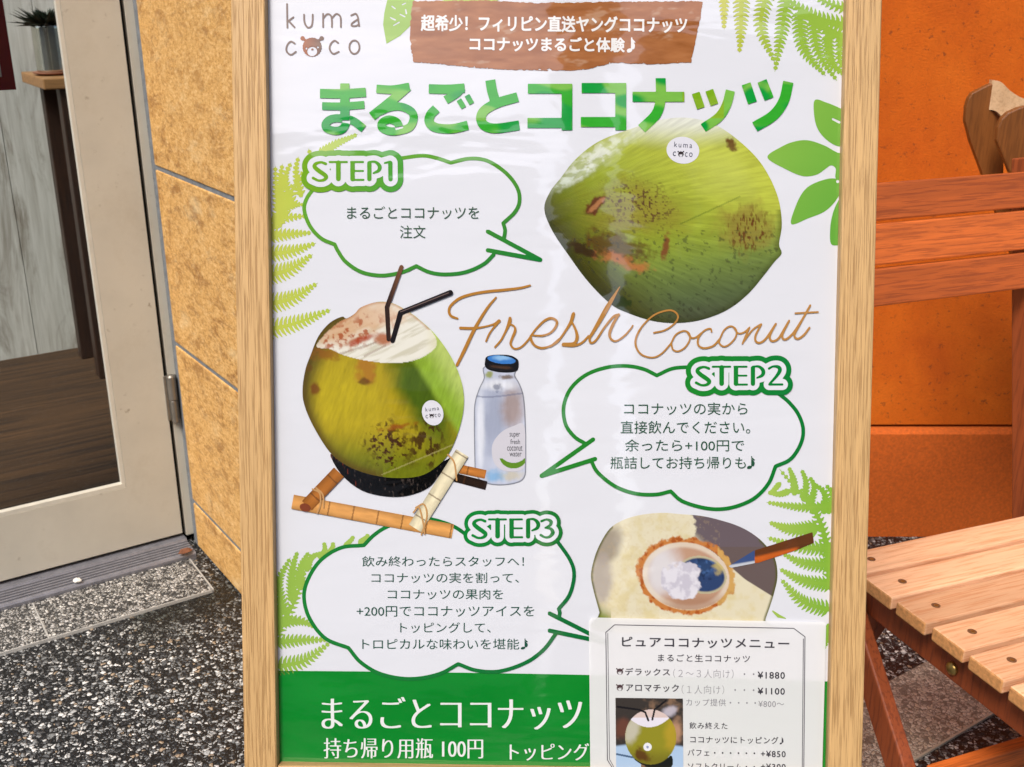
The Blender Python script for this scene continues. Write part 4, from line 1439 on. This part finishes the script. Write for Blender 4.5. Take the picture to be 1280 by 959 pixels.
def coco2(x, y):
    X, Y = (x - 370) * s4, (y - 370) * s4
    n = len(x)
    u, w = (x - 479) / 100, (y - 495) / 100
    c = np.tile(lin((178, 158, 36)), (n, 1))
    c = mix(c, (196, 178, 36), blob(X, Y, 210, 470, 190, 170, 0, .8, 3, .3, .01) * .8)
    c = mix(c, (120, 128, 26), sstep(.3, .95, w))
    c = mix(c, (104, 92, 30), sstep(.75, 1.0, np.hypot(u, w * .95)) * (u < 0))
    c = mix(c, (74, 104, 22), blob(X, Y, 560, 430, 95, 240, -.45, .55, 5, .25, .01) * .95)
    c = mix(c, (150, 182, 62), sstep(0, 45, (X - 500) - (Y - 290) * .62) * (1 - sstep(560, 760, Y) * .5))
    c = mix(c, (204, 218, 130), sstep(60, 190, (X - 500) - (Y - 290) * .62) * .7)
    fib = fbm(X * .06 + Y * .015, Y * .012, 1.0, 14)
    c = c * (0.84 + .32 * fib[:, None])
    c = c * (.86 + .26 * fbm(X * .16 + Y * .05, Y * .03, 1.0, 19, 2)[:, None])
    dd = d_poly(x, y, C2)
    c = mix(c, (96, 74, 18), sstep(-10, 0, dd) * (x < 470) * .6)
    # weathered scars
    for (cx, cy, rx, ry, col, sd, jg) in ((320, 330, 44, 60, (176, 116, 42), 21, .7), (310, 382, 30, 14, (104, 62, 26), 22, .9), (85, 415, 20, 24, (120, 60, 22), 23, .7), (130, 260, 50, 24, (150, 96, 30), 24, .9),
                                          (60, 320, 18, 14, (110, 80, 24), 25, .8)):
        c = mix(c, col, blob(X, Y, cx, cy, rx, ry, 0, .5, sd, jg, .03) * .8)
    sp = sstep(.50, .62, fbm(X, Y, .075, 27, 3)) * blob(X, Y, 410, 660, 85, 110, -.25, .4, 28, .5, .02)
    c = mix(c, (70, 34, 12), sp * .95)
    sp = sstep(.46, .6, fbm(X, Y * .6, .06, 29, 3)) * blob(X, Y, 575, 660, 85, 100, 0, .4, 30, .5, .02)
    c = mix(c, (72, 44, 18), sp * .9)
    c = mix(c, (150, 76, 22), blob(X, Y, 450, 580, 70, 12, -.2, .5, 31, .9, .03) * .8)
    c = mix(c, (190, 180, 120), (np.abs((Y - 735) + (X - 520) * .42) < 2.5) * (X > 380) * .6)
    # cut white top
    dc = d_poly(x, y, CUT) * s4
    cut = (dc < 0)
    w_ = np.tile(lin((238, 236, 224)), (n, 1))
    w_ = mix(w_, (214, 210, 190), sstep(.45, .7, fbm(X * .1 + Y * .2, Y * .05, .4, 41)))
    w_ = mix(w_, (226, 222, 180), sstep(560, 640, X) * .6)
    hs = blob(X, Y, 240, 130, 170, 70, -.45, .5, 42, .5, .02)
    w_ = mix(w_, (214, 168, 120), hs * .8)
    w_ = mix(w_, (226, 198, 170), blob(X, Y, 380, 80, 110, 55, 0, .5, 43, .6, .03) * .8)
    w_ = mix(w_, (172, 84, 34), sstep(.5, .64, fbm(X, Y, .045, 44, 3)) * blob(X, Y, 250, 170, 170, 60, -.3, .5, 45, .5, .02) * .85)
    w_ = mix(w_, (176, 70, 34), blob(X, Y, 290, 195, 60, 14, -.3, .5, 46, .6, .04) * .8)
    w_ = mix(w_, (180, 106, 62), blob(X, Y, 390, 190, 42, 26, 0, .4, 47, .3, .04) * .9)
    w_ = mix(w_, (150, 126, 112), (np.abs((Y - 250) - (X - 220) * -.32) < 5) * (X < 360) * (X > 180) * .45)
    w_ = mix(w_, (160, 138, 120), (np.abs((Y - 245) + (X - 350) * .5) < 5) * (X < 400) * (X > 300) * .5)
    w_ = mix(w_, (186, 120, 60), sstep(-14, -3, dc) * (Y < 150) * .5)
    return np.where(cut[:, None], w_, c)


BOWL = smooth(zz(o4, s4, [(152, 700), (200, 790), (290, 862), (400, 890), (500, 886), (590, 850), (640, 790), (700, 715), (640, 742), (560, 790), (450, 806), (330, 790), (225, 750)]), 4, True)


def bowl_c(x, y):
    c = np.tile(lin((16, 15, 14)), (len(x), 1))
    c = mix(c, (96, 84, 78), sstep(.70, .8, fbm(x * 2.2, y * .7, .25, 3, 2)) * .6)
    return mix(c, (130, 52, 30), sstep(.72, .8, fbm(x * 2, y * .5, .2, 13, 2)) * (x < 450) * .8)


P.shape('bowl_picture', lambda x, y: d_poly(x, y, BOWL), bbox_of(BOWL, 2), bowl_c, 4, 1.0, merge=False)
P.shape('coconut_picture', lambda x, y: d_poly(x, y, C2), bbox_of(C2, 2), coco2, 5, 1.0, merge=False)
s5 = [np.array([[494, 380, 2.3], [486, 423, 2.4], [485.5, 428, 2.2]]), np.array([[502, 334, 2.6], [484, 384, 2.9], [486, 424, 2.6]]), np.array([[563, 366, 3.4], [501, 391, 3.2], [491, 426, 2.8]])]
P.shape('straw_picture', multi(s5[1:2], 6), (478, 328, 508, 430), grad(lin((126, 86, 58)), lin((52, 34, 26)), 500, 486), 7, 0.8)
P.shape('straw_picture', multi(s5[2:3], 6), (484, 360, 570, 432), lin((30, 22, 22)), 8, 0.8)
hl = [np.array([[561, 366, .5], [501, 390, .5]])]
P.shape('straw_glint', multi(hl), (498, 363, 564, 393), lin((130, 110, 104)), 9, 0.6)


# bamboo rests
def stick(name, a, b, r, col, layer, seed, ends=None):
    a, b = np.array(a, float), np.array(b, float)
    t = (b - a) / np.hypot(*(b - a)); nn = np.array([-t[1], t[0]])
    pts = [a + nn * r, b + nn * r, b - nn * r, a - nn * r]

    def cf(x, y):
        s = ((x - a[0]) * t[0] + (y - a[1]) * t[1]); q = ((x - a[0]) * nn[0] + (y - a[1]) * nn[1]) / r
        c = np.tile(lin(col), (len(x), 1))
        sh = np.clip(1.15 - .55 * np.abs(q - .1 * np.sign(q)) ** 1.6, .3, 1.2) * (.78 + .44 * fbm(s * .06, q * 2.2, 1.0, seed))
        c = c * sh[:, None]
        node = (np.abs((s % 31) - 15) < .9)
        return mix(c, (92, 58, 30), node * .6)
    return P.shape(name, lambda x, y: d_poly(x, y, pts), bbox_of(pts, 2), cf, layer, .8, merge=False)


stick('bamboo_picture', (570, 585), (607, 593), 5.5, (196, 128, 62), 3, 1)
stick('bamboo_picture', (566, 596), (608, 607), 5.5, (48, 34, 24), 3, 2)
stick('bamboo_picture', (366, 627), (566, 664), 9.0, (222, 164, 96), 6, 3)
stick('bamboo_picture', (384, 632), (424, 590), 8.5, (176, 112, 48), 7, 4)
stick('bamboo_picture', (519, 660), (578, 566), 9.0, (232, 222, 190), 8, 5)
cords = [smooth(np.array(q, float), 6) for q in ([(391, 611, 1), (400, 616, 1), (401, 630, 1), (397, 641, 1)], [(395, 609, 1), (404, 618, 1), (405, 634, 1)], [(520, 634, 1), (530, 630, 1), (534, 645, 1), (527, 668, 1)], [(517, 640, 1), (524, 634, 1), (529, 652, 1), (531, 667, 1)], [(560, 568, 1), (568, 578, 1), (571, 600, 1)])]
for cd in (cords[:2], cords[2:4], cords[4:]):
    P.shape('cord_picture', multi(cd), bbox_of(np.vstack(cd), 3), lin((206, 160, 106)), 10, .6)
P.shape('stick_end_picture', lambda x, y: d_poly(x, y, ellipse(382, 634, 7, 5, .3)), (370, 625, 394, 643), lin((140, 74, 46)), 9, .8)

# --- bottle
ob, sb = (580, 435), 5.33
BT = smooth(zz(ob, sb, [(140, 120), (132, 200), (100, 270), (72, 360), (66, 470), (70, 760), (80, 850), (140, 900), (240, 915), (350, 900), (405, 860), (414, 760), (412, 520), (400, 330), (372, 240), (340, 180), (345, 120)]), 4, True)


def bottle_c(x, y):
    X, Y = (x - ob[0]) * sb, (y - ob[1]) * sb
    c = np.tile(lin((206, 212, 230)), (len(x), 1))
    c = mix(c, (170, 178, 200), blob(X, Y, 200, 480, 90, 240, 0, .7, 1, .4, .012) * .8)
    c = mix(c, (164, 138, 124), blob(X, Y, 325, 400, 70, 135, 0, .6, 2, .25, .02) * .75)
    c = mix(c, (232, 236, 246), blob(X, Y, 110, 560, 26, 260, 0, .6, 3, .2, .02))
    c = mix(c, (240, 242, 248), blob(X, Y, 230, 245, 110, 34, 0, .6, 4, .4, .03) * .8)
    c = mix(c, (60, 74, 110), blob(X, Y, 225, 262, 26, 24, 0, .5, 5, .8, .05) * .6)
    c = mix(c, (150, 158, 30), blob(X, Y, 170, 180, 26, 22, 0, .5, 6, .8, .05) * .8)
    c = mix(c, (110, 84, 50), blob(X, Y, 290, 195, 50, 14, 0, .5, 7, .8, .05) * .8)
    c = mix(c, (118, 124, 150), (np.abs(Y - 312 - 14 * np.sin(X * .01)) < 6) * .5)
    c = mix(c, (140, 186, 226), blob(X, Y, 210, 850, 60, 36, 0, .6, 8, .5, .03) * .9)
    c = mix(c, (214, 204, 176), blob(X, Y, 320, 850, 60, 30, 0, .6, 9, .6, .03) * .7)
    st_ = fbm(X * .03, Y * .004, 1, 10)
    c = c * (.86 + .26 * st_[:, None])
    d = d_poly(x, y, BT) * sb
    return mix(c, (104, 106, 112), sstep(-11, -3, d) * .75)


P.shape('bottle_picture', lambda x, y: d_poly(x, y, BT), bbox_of(BT, 2), bottle_c, 2, .8, merge=False)
CAP = smooth(zz(ob, sb, [(140, 90), (150, 60), (200, 46), (300, 48), (350, 70), (364, 95), (358, 145), (320, 162), (240, 162), (165, 145), (140, 120)]), 5, True)
CT = ellipse(*zz(ob, sb, [(250, 78)])[0], 95 / sb, 27 / sb, .12)
P.shape('bottle_cap_picture', lambda x, y: d_poly(x, y, CAP), bbox_of(CAP, 2), lambda x, y: np.where((d_poly(x, y, CT) < 0)[:, None], mix(np.tile(lin((66, 132, 206)), (len(x), 1)), (150, 196, 236), blob(x, y, 628, 447, 10, 3, 0, .6, 3)), mix(np.tile(lin((18, 15, 16)), (len(x), 1)), (90, 62, 40), blob(x, y, 626, 459, 12, 2, .1, .6, 4) * .8)), 3, .6, merge=False)
LB = smooth(zz(ob, sb, [(400, 512), (330, 520), (250, 560), (195, 630), (186, 700), (205, 770), (260, 815), (340, 822), (400, 800), (408, 700)]), 5, True)


def label_c(x, y):
    X, Y = (x - ob[0]) * sb, (y - ob[1]) * sb
    c = np.tile(lin((216, 214, 222)), (len(x), 1))
    sm = (Y > 735 + 0.0 * X) & (np.hypot((X - 330) / 95, (Y - 715) / 88) < 1) & (np.hypot((X - 330) / 90, (Y - 690) / 75) > 1) & (X < 408)
    return mix(c, (104, 150, 40), sm)


P.shape('bottle_label_picture', lambda x, y: d_poly(x, y, LB), bbox_of(LB, 2), label_c, 3, .5, merge=False)
v, f = write([('super', *[(637, 541, 650, 548), 0.0]), ('fresh', (638, 549, 650, 555), 0.0), ('coconut', (634, 557, 653, 563.5), 0.0), ('water', (637, 565, 652, 570.5), 0.0)])
P.put('bottle_label_lettering', v, f, (92, 92, 98), 4)

# --- split coconut with spoon
oh, sh_ = (730, 635), 4.129
C3 = smooth(zz(oh, sh_, [(36, 350), (50, 270), (80, 190), (130, 110), (190, 68), (280, 38), (400, 25), (500, 32), (600, 40), (700, 62), (800, 95), (880, 140), (940, 195), (985, 260), (998, 350), (980, 440), (955, 520), (935, 580), (930, 640), (100, 640), (80, 540), (50, 430)]), 5, True)
RIM = ellipse(*zz(oh, sh_, [(524, 352)])[0], 252 / sh_, 196 / sh_, .16)
CAV = ellipse(*zz(oh, sh_, [(526, 352)])[0], 224 / sh_, 172 / sh_, .16)


def coco3(x, y):
    X, Y = (x - oh[0]) * sh_, (y - oh[1]) * sh_
    n = len(x)
    c = np.tile(lin((232, 224, 196)), (n, 1))
    c = mix(c, (222, 206, 150), sstep(.45, .75, fbm(X, Y, .012, 3)) * .6)
    c = mix(c, (160, 148, 134), blob(X, Y, 120, 200, 70, 110, .5, .35, 5, .3, .01) * .85)
    c = mix(c, (186, 176, 168), blob(X, Y, 90, 370, 60, 120, .1, .4, 7, .4, .02) * .85)
    c = mix(c, (116, 104, 110), sstep(0, 14, (X - 560) + (Y - 60) * -.05 + (fbm(X, Y, .03, 9) - .5) * 50) * (Y < 275) * (X > 530) * (sstep(-40, 40, (X - 560) - (Y - 130) * .9)))
    c = mix(c, (114, 100, 98), sstep(0, 10, (X - 790) - (Y - 320) * 1.15 + 20) * (Y > 200) * sstep(0, 6, (X - 780) * .62 + 320 - Y + 20))
    c = mix(c, (126, 142, 44), sstep(470, 560, Y - .5 * (X - 60)) * (X < 140))
    c = mix(c, (92, 96, 38), sstep(-16, -3, d_poly(x, y, C3) * sh_) * (Y > 60) * ((X < 150) | (X > 900)) * .8)
    sp = sstep(.60, .70, fbm(X, Y, .07, 15, 2)) * (X < 700)
    c = mix(c, (206, 182, 136), sp * .16)
    # orange browned rim
    dr_, dk = d_poly(x, y, RIM) * sh_, d_poly(x, y, CAV) * sh_
    rimw = (fbm(X, Y, .035, 17) - .5) * 46
    rm = (1 - sstep(-4, 8, dr_ + rimw)) * sstep(-2, 6, dk)
    c = mix(c, (206, 136, 74), rm)
    c = mix(c, (176, 92, 40), rm * sstep(.5, .66, fbm(X, Y, .05, 19)) * .9)
    c = mix(c, (222, 196, 120), rm * (X > 690) * .55)
    ins = dk < 0
    w_ = np.tile(lin((198, 160, 134)), (n, 1))
    w_ = mix(w_, (226, 222, 224), blob(X, Y, 390, 320, 90, 130, .25, .6, 23, .3, .012))
    w_ = mix(w_, (236, 226, 208), sstep(-34, -14, dk) * .7)
    w_ = mix(w_, (176, 134, 108), blob(X, Y, 560, 500, 170, 46, -.1, .7, 25, .3, .02) * .7)
    c = np.where(ins[:, None], w_, c)
    # spoon bowl and the scooped flesh
    bow = d_poly(x, y, ellipse(*zz(oh, sh_, [(610, 345)])[0], 128 / sh_, 96 / sh_, .25)) * sh_
    b_ = np.tile(lin((56, 78, 120)), (n, 1))
    b_ = mix(b_, (90, 130, 186), blob(X, Y, 625, 300, 50, 40, 0, .6, 27, .5, .02) * .7)
    b_ = mix(b_, (24, 34, 60), sstep(.5, .65, fbm(X, Y, .03, 29)) * .6)
    b_ = mix(b_, (206, 196, 160), sstep(-16, -6, bow) * .9)
    b_ = mix(b_, (214, 194, 120), blob(X, Y, 700, 300, 26, 40, .4, .5, 31, .7, .05) * .7)
    c = np.where((bow < 0)[:, None], b_, c)
    fl_ = blob(X, Y, 508, 375, 98, 92, .5, .06, 33, .35, .022)
    w2 = np.tile(lin((232, 230, 238)), (n, 1))
    w2 = mix(w2, (202, 198, 212), sstep(.42, .66, fbm(X, Y, .03, 35)) * .8)
    return c * (1 - fl_[:, None]) + w2 * fl_[:, None]


P.shape('split_coconut_picture', lambda x, y: d_poly(x, y, C3), bbox_of(C3, 2), coco3, 2, .9, merge=False)
hd = zz(oh, sh_, [(745, 300), (875, 220), (1178, 124), (1186, 178), (1100, 215), (900, 282), (880, 284), (760, 308)])


def spoon_c(x, y):
    X, Y = (x - oh[0]) * sh_, (y - oh[1]) * sh_
    c = np.tile(lin((206, 106, 44)), (len(x), 1))
    c = mix(c, (110, 66, 38), sstep(-8, 8, (X - 880) * -.23 + 252 - Y - (Y - 200) * .0) * 1.0)
    c = mix(c, (104, 64, 36), sstep(1080, 1120, X))
    c = c * (.8 + .4 * fbm(X * .02 + Y * .05, Y * .05, 1, 3)[:, None])
    m = np.tile(lin((70, 92, 140)), (len(x), 1))
    m = mix(m, (214, 218, 224), sstep(0, 10, Y - (308 - (X - 745) * .17) + 18) * .9)
    return np.where((X < 880)[:, None], m, c)


P.shape('spoon_picture', lambda x, y: d_poly(x, y, hd), bbox_of(hd, 2), spoon_c, 4, .8, merge=False)

# ------------------------------------------------------------------ the paper menu fixed over the poster
MO = PO
mn_ = empty('menu_sheet', board_matrix(MO), 'small white paper coconut menu stuck over the lower right of the poster', 'menu')
MS = Sheet(mn_, MO, 0.0040, M_menu)
quad = [(736, 770.5), (1031.5, 776.5), (1026.3, 972), (737.7, 966)]
MS.shape('paper_sheet', lambda x, y: d_poly(x, y, quad), bbox_of(quad, 4), lin((254, 254, 255)), 0, 4.0, mat=M_thin)
GRY = (72, 70, 78)
fr1 = np.array([(768, 962), (759, 948), (757, 789), (768, 779.6), (991, 784), (1005, 794.5), (1003.5, 964)], float)
fr2 = np.array([(1001.6, 964), (1003, 797)], float)
fr3 = np.array([(771, 964), (761.6, 947), (759.4, 790)], float)
MS.shape('border_line', multi([np.c_[fr1, np.full(7, .55)], np.c_[fr2, np.full(2, .5)], np.c_[fr3, np.full(3, .4)]]), (750, 775, 1010, 962), lin((110, 108, 116)), 1, .5)
sl_ = 0.012
v, f = write_bold([('ピュアココナッツメニュー', (777, 795.5, 985.6, 808.5), 0.28, sl_, 1.12), ('まるごと生ココナッツ', (822, 816.5, 936.5, 826), 0.10, sl_, 1.15),
                   ('デラックス', (781, 833.5, 837, 843), 0.16, sl_, 1.1), ('¥1880', (946, 838, 980, 846.8), 0.22, sl_, 1.15),
                   ('アロマチック', (782, 853.5, 848, 863), 0.16, sl_, 1.1), ('¥1100', (946, 858, 980, 866.5), 0.22, sl_, 1.15),
                   ('飲み終えた', (861, 901, 908.6, 909.5), 0.06, sl_, 1.12), ('ココナッツにトッピング', (862, 918.5, 972, 927.5), 0.10, sl_, 1.1), ('♪', (973.5, 919.5, 979, 928.5), 0.0, 0.0),
                   ('パフェ・・・・・・', (859, 935, 943, 943), 0.08, sl_, 1.2), ('+¥850', (950, 936.5, 981, 944.5), 0.18, sl_, 1.15),
                   ('ソフトクリーム・・', (859, 952, 943, 960), 0.10, sl_, 1.1), ('+¥300', (950, 952.5, 981, 960.3), 0.18, sl_, 1.15)], 0.4)
MS.put('menu_lettering', v, f, GRY, 1)
v, f = write([('（２〜３人向け）・・', (841, 835, 942, 846), -0.014, 1.1, sl_), ('（１人向け）・・・', (851.5, 855, 942, 866), -0.014, 1.1, sl_),
              ('カップ提供・・・・', (857, 872, 944, 881), -0.004, 1.1, sl_), ('¥800〜', (947, 874.5, 979, 882), -0.004, 1.1, sl_)])
MS.put('menu_lettering', v, f, (140, 139, 146), 1)
bear(MS, 774.5, 838, 3.8, lin((84, 62, 66)), 1)
bear(MS, 774.5, 858, 3.8, lin((84, 62, 66)), 1)


def photo_c(x, y):
    X, Y = (x - 760) * 10.2, (y - 865) * 10.2
    n = len(x)
    c = np.tile(lin((64, 58, 54)), (n, 1))
    c = mix(c, (150, 120, 96), sstep(.5, .68, fbm(X, Y, .006, 3)) * .8)
    c = mix(c, (110, 70, 56), blob(X, Y, 180, 440, 100, 130, 0, .5, 5, .4, .01))
    c = mix(c, (190, 150, 120), blob(X, Y, 860, 480, 80, 150, 0, .5, 7, .4, .01) * .9)
    c = mix(c, (206, 200, 212), blob(X, Y, 780, 220, 110, 60, -.4, .5, 9, .4, .01) * .8)
    c = mix(c, (178, 204, 232), sstep(0, 40, Y - 600 - (X - 500) * .12 * np.sign(X - 500)) * ((X < 420) | (X > 700)))
    c = mix(c, (84, 110, 140), (np.abs(Y - 770 - (X - 100) * .2) < 12) * (X < 400))
    c = mix(c, (18, 26, 22), d_poly(X, Y, smooth([(330, 830), (420, 900), (600, 960), (760, 960), (820, 900), (800, 790), (700, 850), (450, 860)], 4, True)) < 0)
    E_ = np.hypot((X - 540) / 325, (Y - 555) / 350)
    b_ = np.tile(lin((150, 146, 40)), (n, 1))
    b_ = mix(b_, (186, 160, 50), blob(X, Y, 800, 520, 90, 180, 0, .6, 11, .4, .01) * .8)
    b_ = mix(b_, (206, 202, 190), blob(X, Y, 300, 470, 90, 160, .3, .6, 13, .4, .01) * .8)
    b_ = mix(b_, (110, 104, 30), sstep(650, 880, Y) * .7)
    b_ = mix(b_, (92, 48, 18), blob(X, Y, 420, 770, 110, 60, .5, .5, 15, .9, .015) * .85)
    b_ = mix(b_, (232, 228, 238), (Y < 430 - ((X - 520) / 250) ** 2 * 110))
    b_ = mix(b_, (214, 186, 170), (Y < 310) * .7)
    b_ = mix(b_, (236, 238, 242), np.hypot(X - 500, Y - 680) < 52)
    b_ = mix(b_, (150, 160, 190), np.hypot(X - 500, Y - 682) < 16)
    c = np.where(((E_ < 1) & (Y > 185))[:, None], b_, c)
    for s in ([[120, 170, 12], [400, 210, 12], [470, 240, 12], [510, 345, 12]], [[730, 95, 12], [590, 205, 12], [560, 335, 12]]):
        c = mix(c, (22, 20, 26), d_stroke(X, Y, np.array(s, float)) < 0)
    return c


pq = [(769, 870.5), (853, 871.5), (853.6, 968), (770, 967)]
MS.shape('drink_photo', lambda x, y: d_poly(x, y, pq), bbox_of(pq, 2), photo_c, 1, .6, merge=False)

# ------------------------------------------------------------------ slatted bench
MC = Matrix.Translation((0.487, 1.445, 0)) @ zrot(69.0)      # x: along the slats, -y: towards the front of the seat
fc = empty('slatted_bench', MC, 'red brown wooden bench with a slatted seat coloured sky-lit pale beside the poster stand', 'bench')
WD = 1.16
PIT, SW, TH = 0.0690, 0.0592, 0.021


def slat(name, c, d, mat, parent, bev=0.0025, M=None):
    bm = bmesh.new(); add_box(bm, c, d, M)
    return bm_obj(name, bm, mat, parent, bevel=bev, seg=2)


M_plug = plain('dark_wood_plug', (0.16, 0.07, 0.03), 0.5)
for k in range(7):
    yc = -0.003 - PIT * k - SW / 2
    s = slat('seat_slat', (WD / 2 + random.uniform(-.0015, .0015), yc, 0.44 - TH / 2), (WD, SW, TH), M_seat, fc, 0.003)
    s.data.materials.append(M_end)
    for p_ in s.data.polygons:
        if abs(p_.normal.x) > 0.6: p_.material_index = 1
    for xx in (0.043, WD / 2, WD - 0.043):
        bm = bmesh.new()
        yo = yc + SW * .02
        lathe(bm, [(0.0062, 0.4392), (0.0062, 0.4404)], 18, (xx, yo, 0))
        bm_obj('screw_plug', bm, M_plug, s)
        bm = bmesh.new()
        lathe(bm, [(0.0032, 0.4400), (0.0030, 0.4409)], 14, (xx + .0005, yo - .0005, 0))
        bm_obj('screw_head', bm, M_brass, s)
for xx in (0.030, WD - 0.052):
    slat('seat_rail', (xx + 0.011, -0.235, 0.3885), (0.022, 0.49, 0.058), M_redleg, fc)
LEAN = math.tan(R(12))


def bky(z): return 0.030 + (z - 0.44) * LEAN


for (za, zb) in ((0.913, 0.968), (0.848, 0.9085), (0.787, 0.843)):
    zc = (za + zb) / 2
    Mx = Matrix.Translation((WD / 2, bky(zc) + .010, zc)) @ Matrix.Rotation(R(-12), 4, 'X')
    slat('back_slat', (0, 0, 0), (WD + .01, 0.018, (zb - za) / math.cos(R(12))), M_red, fc, 0.0025, Mx)
for xx in (0.055, 0.425, WD - 0.447, WD - 0.077):
    bm = bmesh.new()
    bar(bm, (xx + .011, bky(0.30) + 0.036, 0.30), (xx + .011, bky(0.985) + 0.036, 0.985), 0.022, 0.034, (1, 0, 0))
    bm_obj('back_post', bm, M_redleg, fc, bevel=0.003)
for xx in (0.022, WD - 0.044):                                # rear top to front foot
    bm = bmesh.new(); bar(bm, (xx - .006, 0.012, 0.415), (xx - .006, -0.318, 0.004), 0.022, 0.046, (1, 0, 0))
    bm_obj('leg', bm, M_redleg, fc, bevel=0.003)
for xx in (0.080, WD - 0.102):                                # rear legs splayed backwards
    bm = bmesh.new(); bar(bm, (xx, -0.03, 0.36), (xx, 0.135, 0.004), 0.022, 0.044, (1, 0, 0))
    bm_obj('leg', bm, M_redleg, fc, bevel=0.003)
slat('stretcher', (WD / 2 - .002, -0.222, 0.180), (WD - 0.062, 0.022, 0.052), M_red, fc)
for xx, sx in ((0.0285, -1),):
    bm = bmesh.new()
    lathe(bm, [(0.0, 0.0), (0.0098, 0.0), (0.009, 0.004), (0.005, 0.0065)], 22)
    bo = bm_obj('bolt_head', bm, M_brass, fc, smooth=True)
    bo.matrix_local = Matrix.Translation((0.030, -0.229, 0.3795)) @ Matrix.Rotation(R(-90), 4, 'Y')

# ------------------------------------------------------------------ bent plywood chair behind
pc = empty('plywood_chair', Matrix.Translation((1.05, 1.98, 0)), 'bent brown plywood chair in front of the orange wall', 'chair')


def rel(pts, y): return [(a - 1.05, y - 1.98, b) for a, b in pts]


bm = bmesh.new()
side = [(0.801, 1.020), (0.799, 1.045), (0.801, 1.060), (0.806, 1.069), (0.832, 1.083), (0.843, 1.086), (0.872, 1.040), (0.870, 1.00), (0.880, 0.93), (1.02, 0.665), (1.19, 0.462), (1.15, 0.45), (0.985, 0.655), (0.845, 0.93), (0.816, 0.985)]
prism(bm, rel(side, 1.955), (0, 0.014, 0))
bm_obj('back_shell', bm, M_ply, pc, bevel=0.002)
bm = bmesh.new()
fr_ = [(0.833, 0.995), (0.8315, 1.018), (0.836, 1.033), (0.845, 1.043), (0.862, 1.051), (0.885, 1.056), (1.06, 1.075), (1.20, 1.06), (1.24, 0.98), (1.26, 0.62), (1.12, 0.60), (0.90, 0.88)]
prism(bm, rel(fr_, 1.890), (0, 0.014, 0))
bm_obj('front_panel', bm, M_ply, pc, bevel=0.003)
bm = bmesh.new()
top = smooth(np.array([(0.838, 1.962, 1.091), (0.850, 1.952, 1.088), (0.862, 1.935, 1.074), (0.882, 1.918, 1.063), (0.92, 1.909, 1.064), (1.0, 1.906, 1.072)]), 6)
vs, fs = [], []
for p in top:
    for dy, dz in ((-.006, 0), (.006, 0), (.006, -.05), (-.006, -.05)): vs.append((p[0] - 1.05, p[1] - 1.98 + dy, p[2] + dz))
for i in range(len(top) - 1):
    for q in range(4): fs.append((i * 4 + q, i * 4 + (q + 1) % 4, i * 4 + 4 + (q + 1) % 4, i * 4 + 4 + q))
fs += [(0, 1, 2, 3), tuple(len(vs) - 4 + q for q in (3, 2, 1, 0))]
mesh_obj('bent_band', vs, fs, M_plyedge, pc)
bm = bmesh.new(); add_box(bm, (0.31, 0.02, 0.45), (0.42, 0.36, 0.016)); bm_obj('seat', bm, M_ply, pc, bevel=0.004)
for lx in (0.15, 0.50):
    for ly in (-0.14, 0.18):
        bm = bmesh.new(); bar(bm, (lx, ly, 0.442), (lx + (.02 if lx > .3 else -.01), ly * 1.1, 0), 0.026, 0.026, (0, 1, 0))
        bm_obj('leg', bm, M_ply, pc, bevel=0.003)

# ------------------------------------------------------------------ small litter by the sill
bm = bmesh.new()
random.seed(3)
bmesh.ops.create_icosphere(bm, subdivisions=2, radius=0.009)
for v_ in bm.verts: v_.co = Vector((v_.co.x * random.uniform(.7, 1.2), v_.co.y * random.uniform(.6, 1.0), v_.co.z * random.uniform(.4, .7)))
sc_ = bm_obj('paper_scrap', bm, M_scrap); sc_.location = (-0.951, 2.073, 0.024)
tag(sc_, 'tiny white crumpled scrap lying on the grooved door sill', 'litter')
bm = bmesh.new()
lp = [(-.016, 0, 0), (-.006, .009, .004), (.010, .007, .006), (.019, 0, .002), (.008, -.008, .005), (-.007, -.008, .003)]
prism(bm, lp, (0, 0, .0012))
dl = bm_obj('dry_leaf', bm, M_dryleaf); dl.location = (-0.752, 2.200, 0.022); dl.rotation_euler = (0.2, 0.1, 0.7)
tag(dl, 'curled brown dry leaf at the end of the door sill by the tiles', 'leaf')
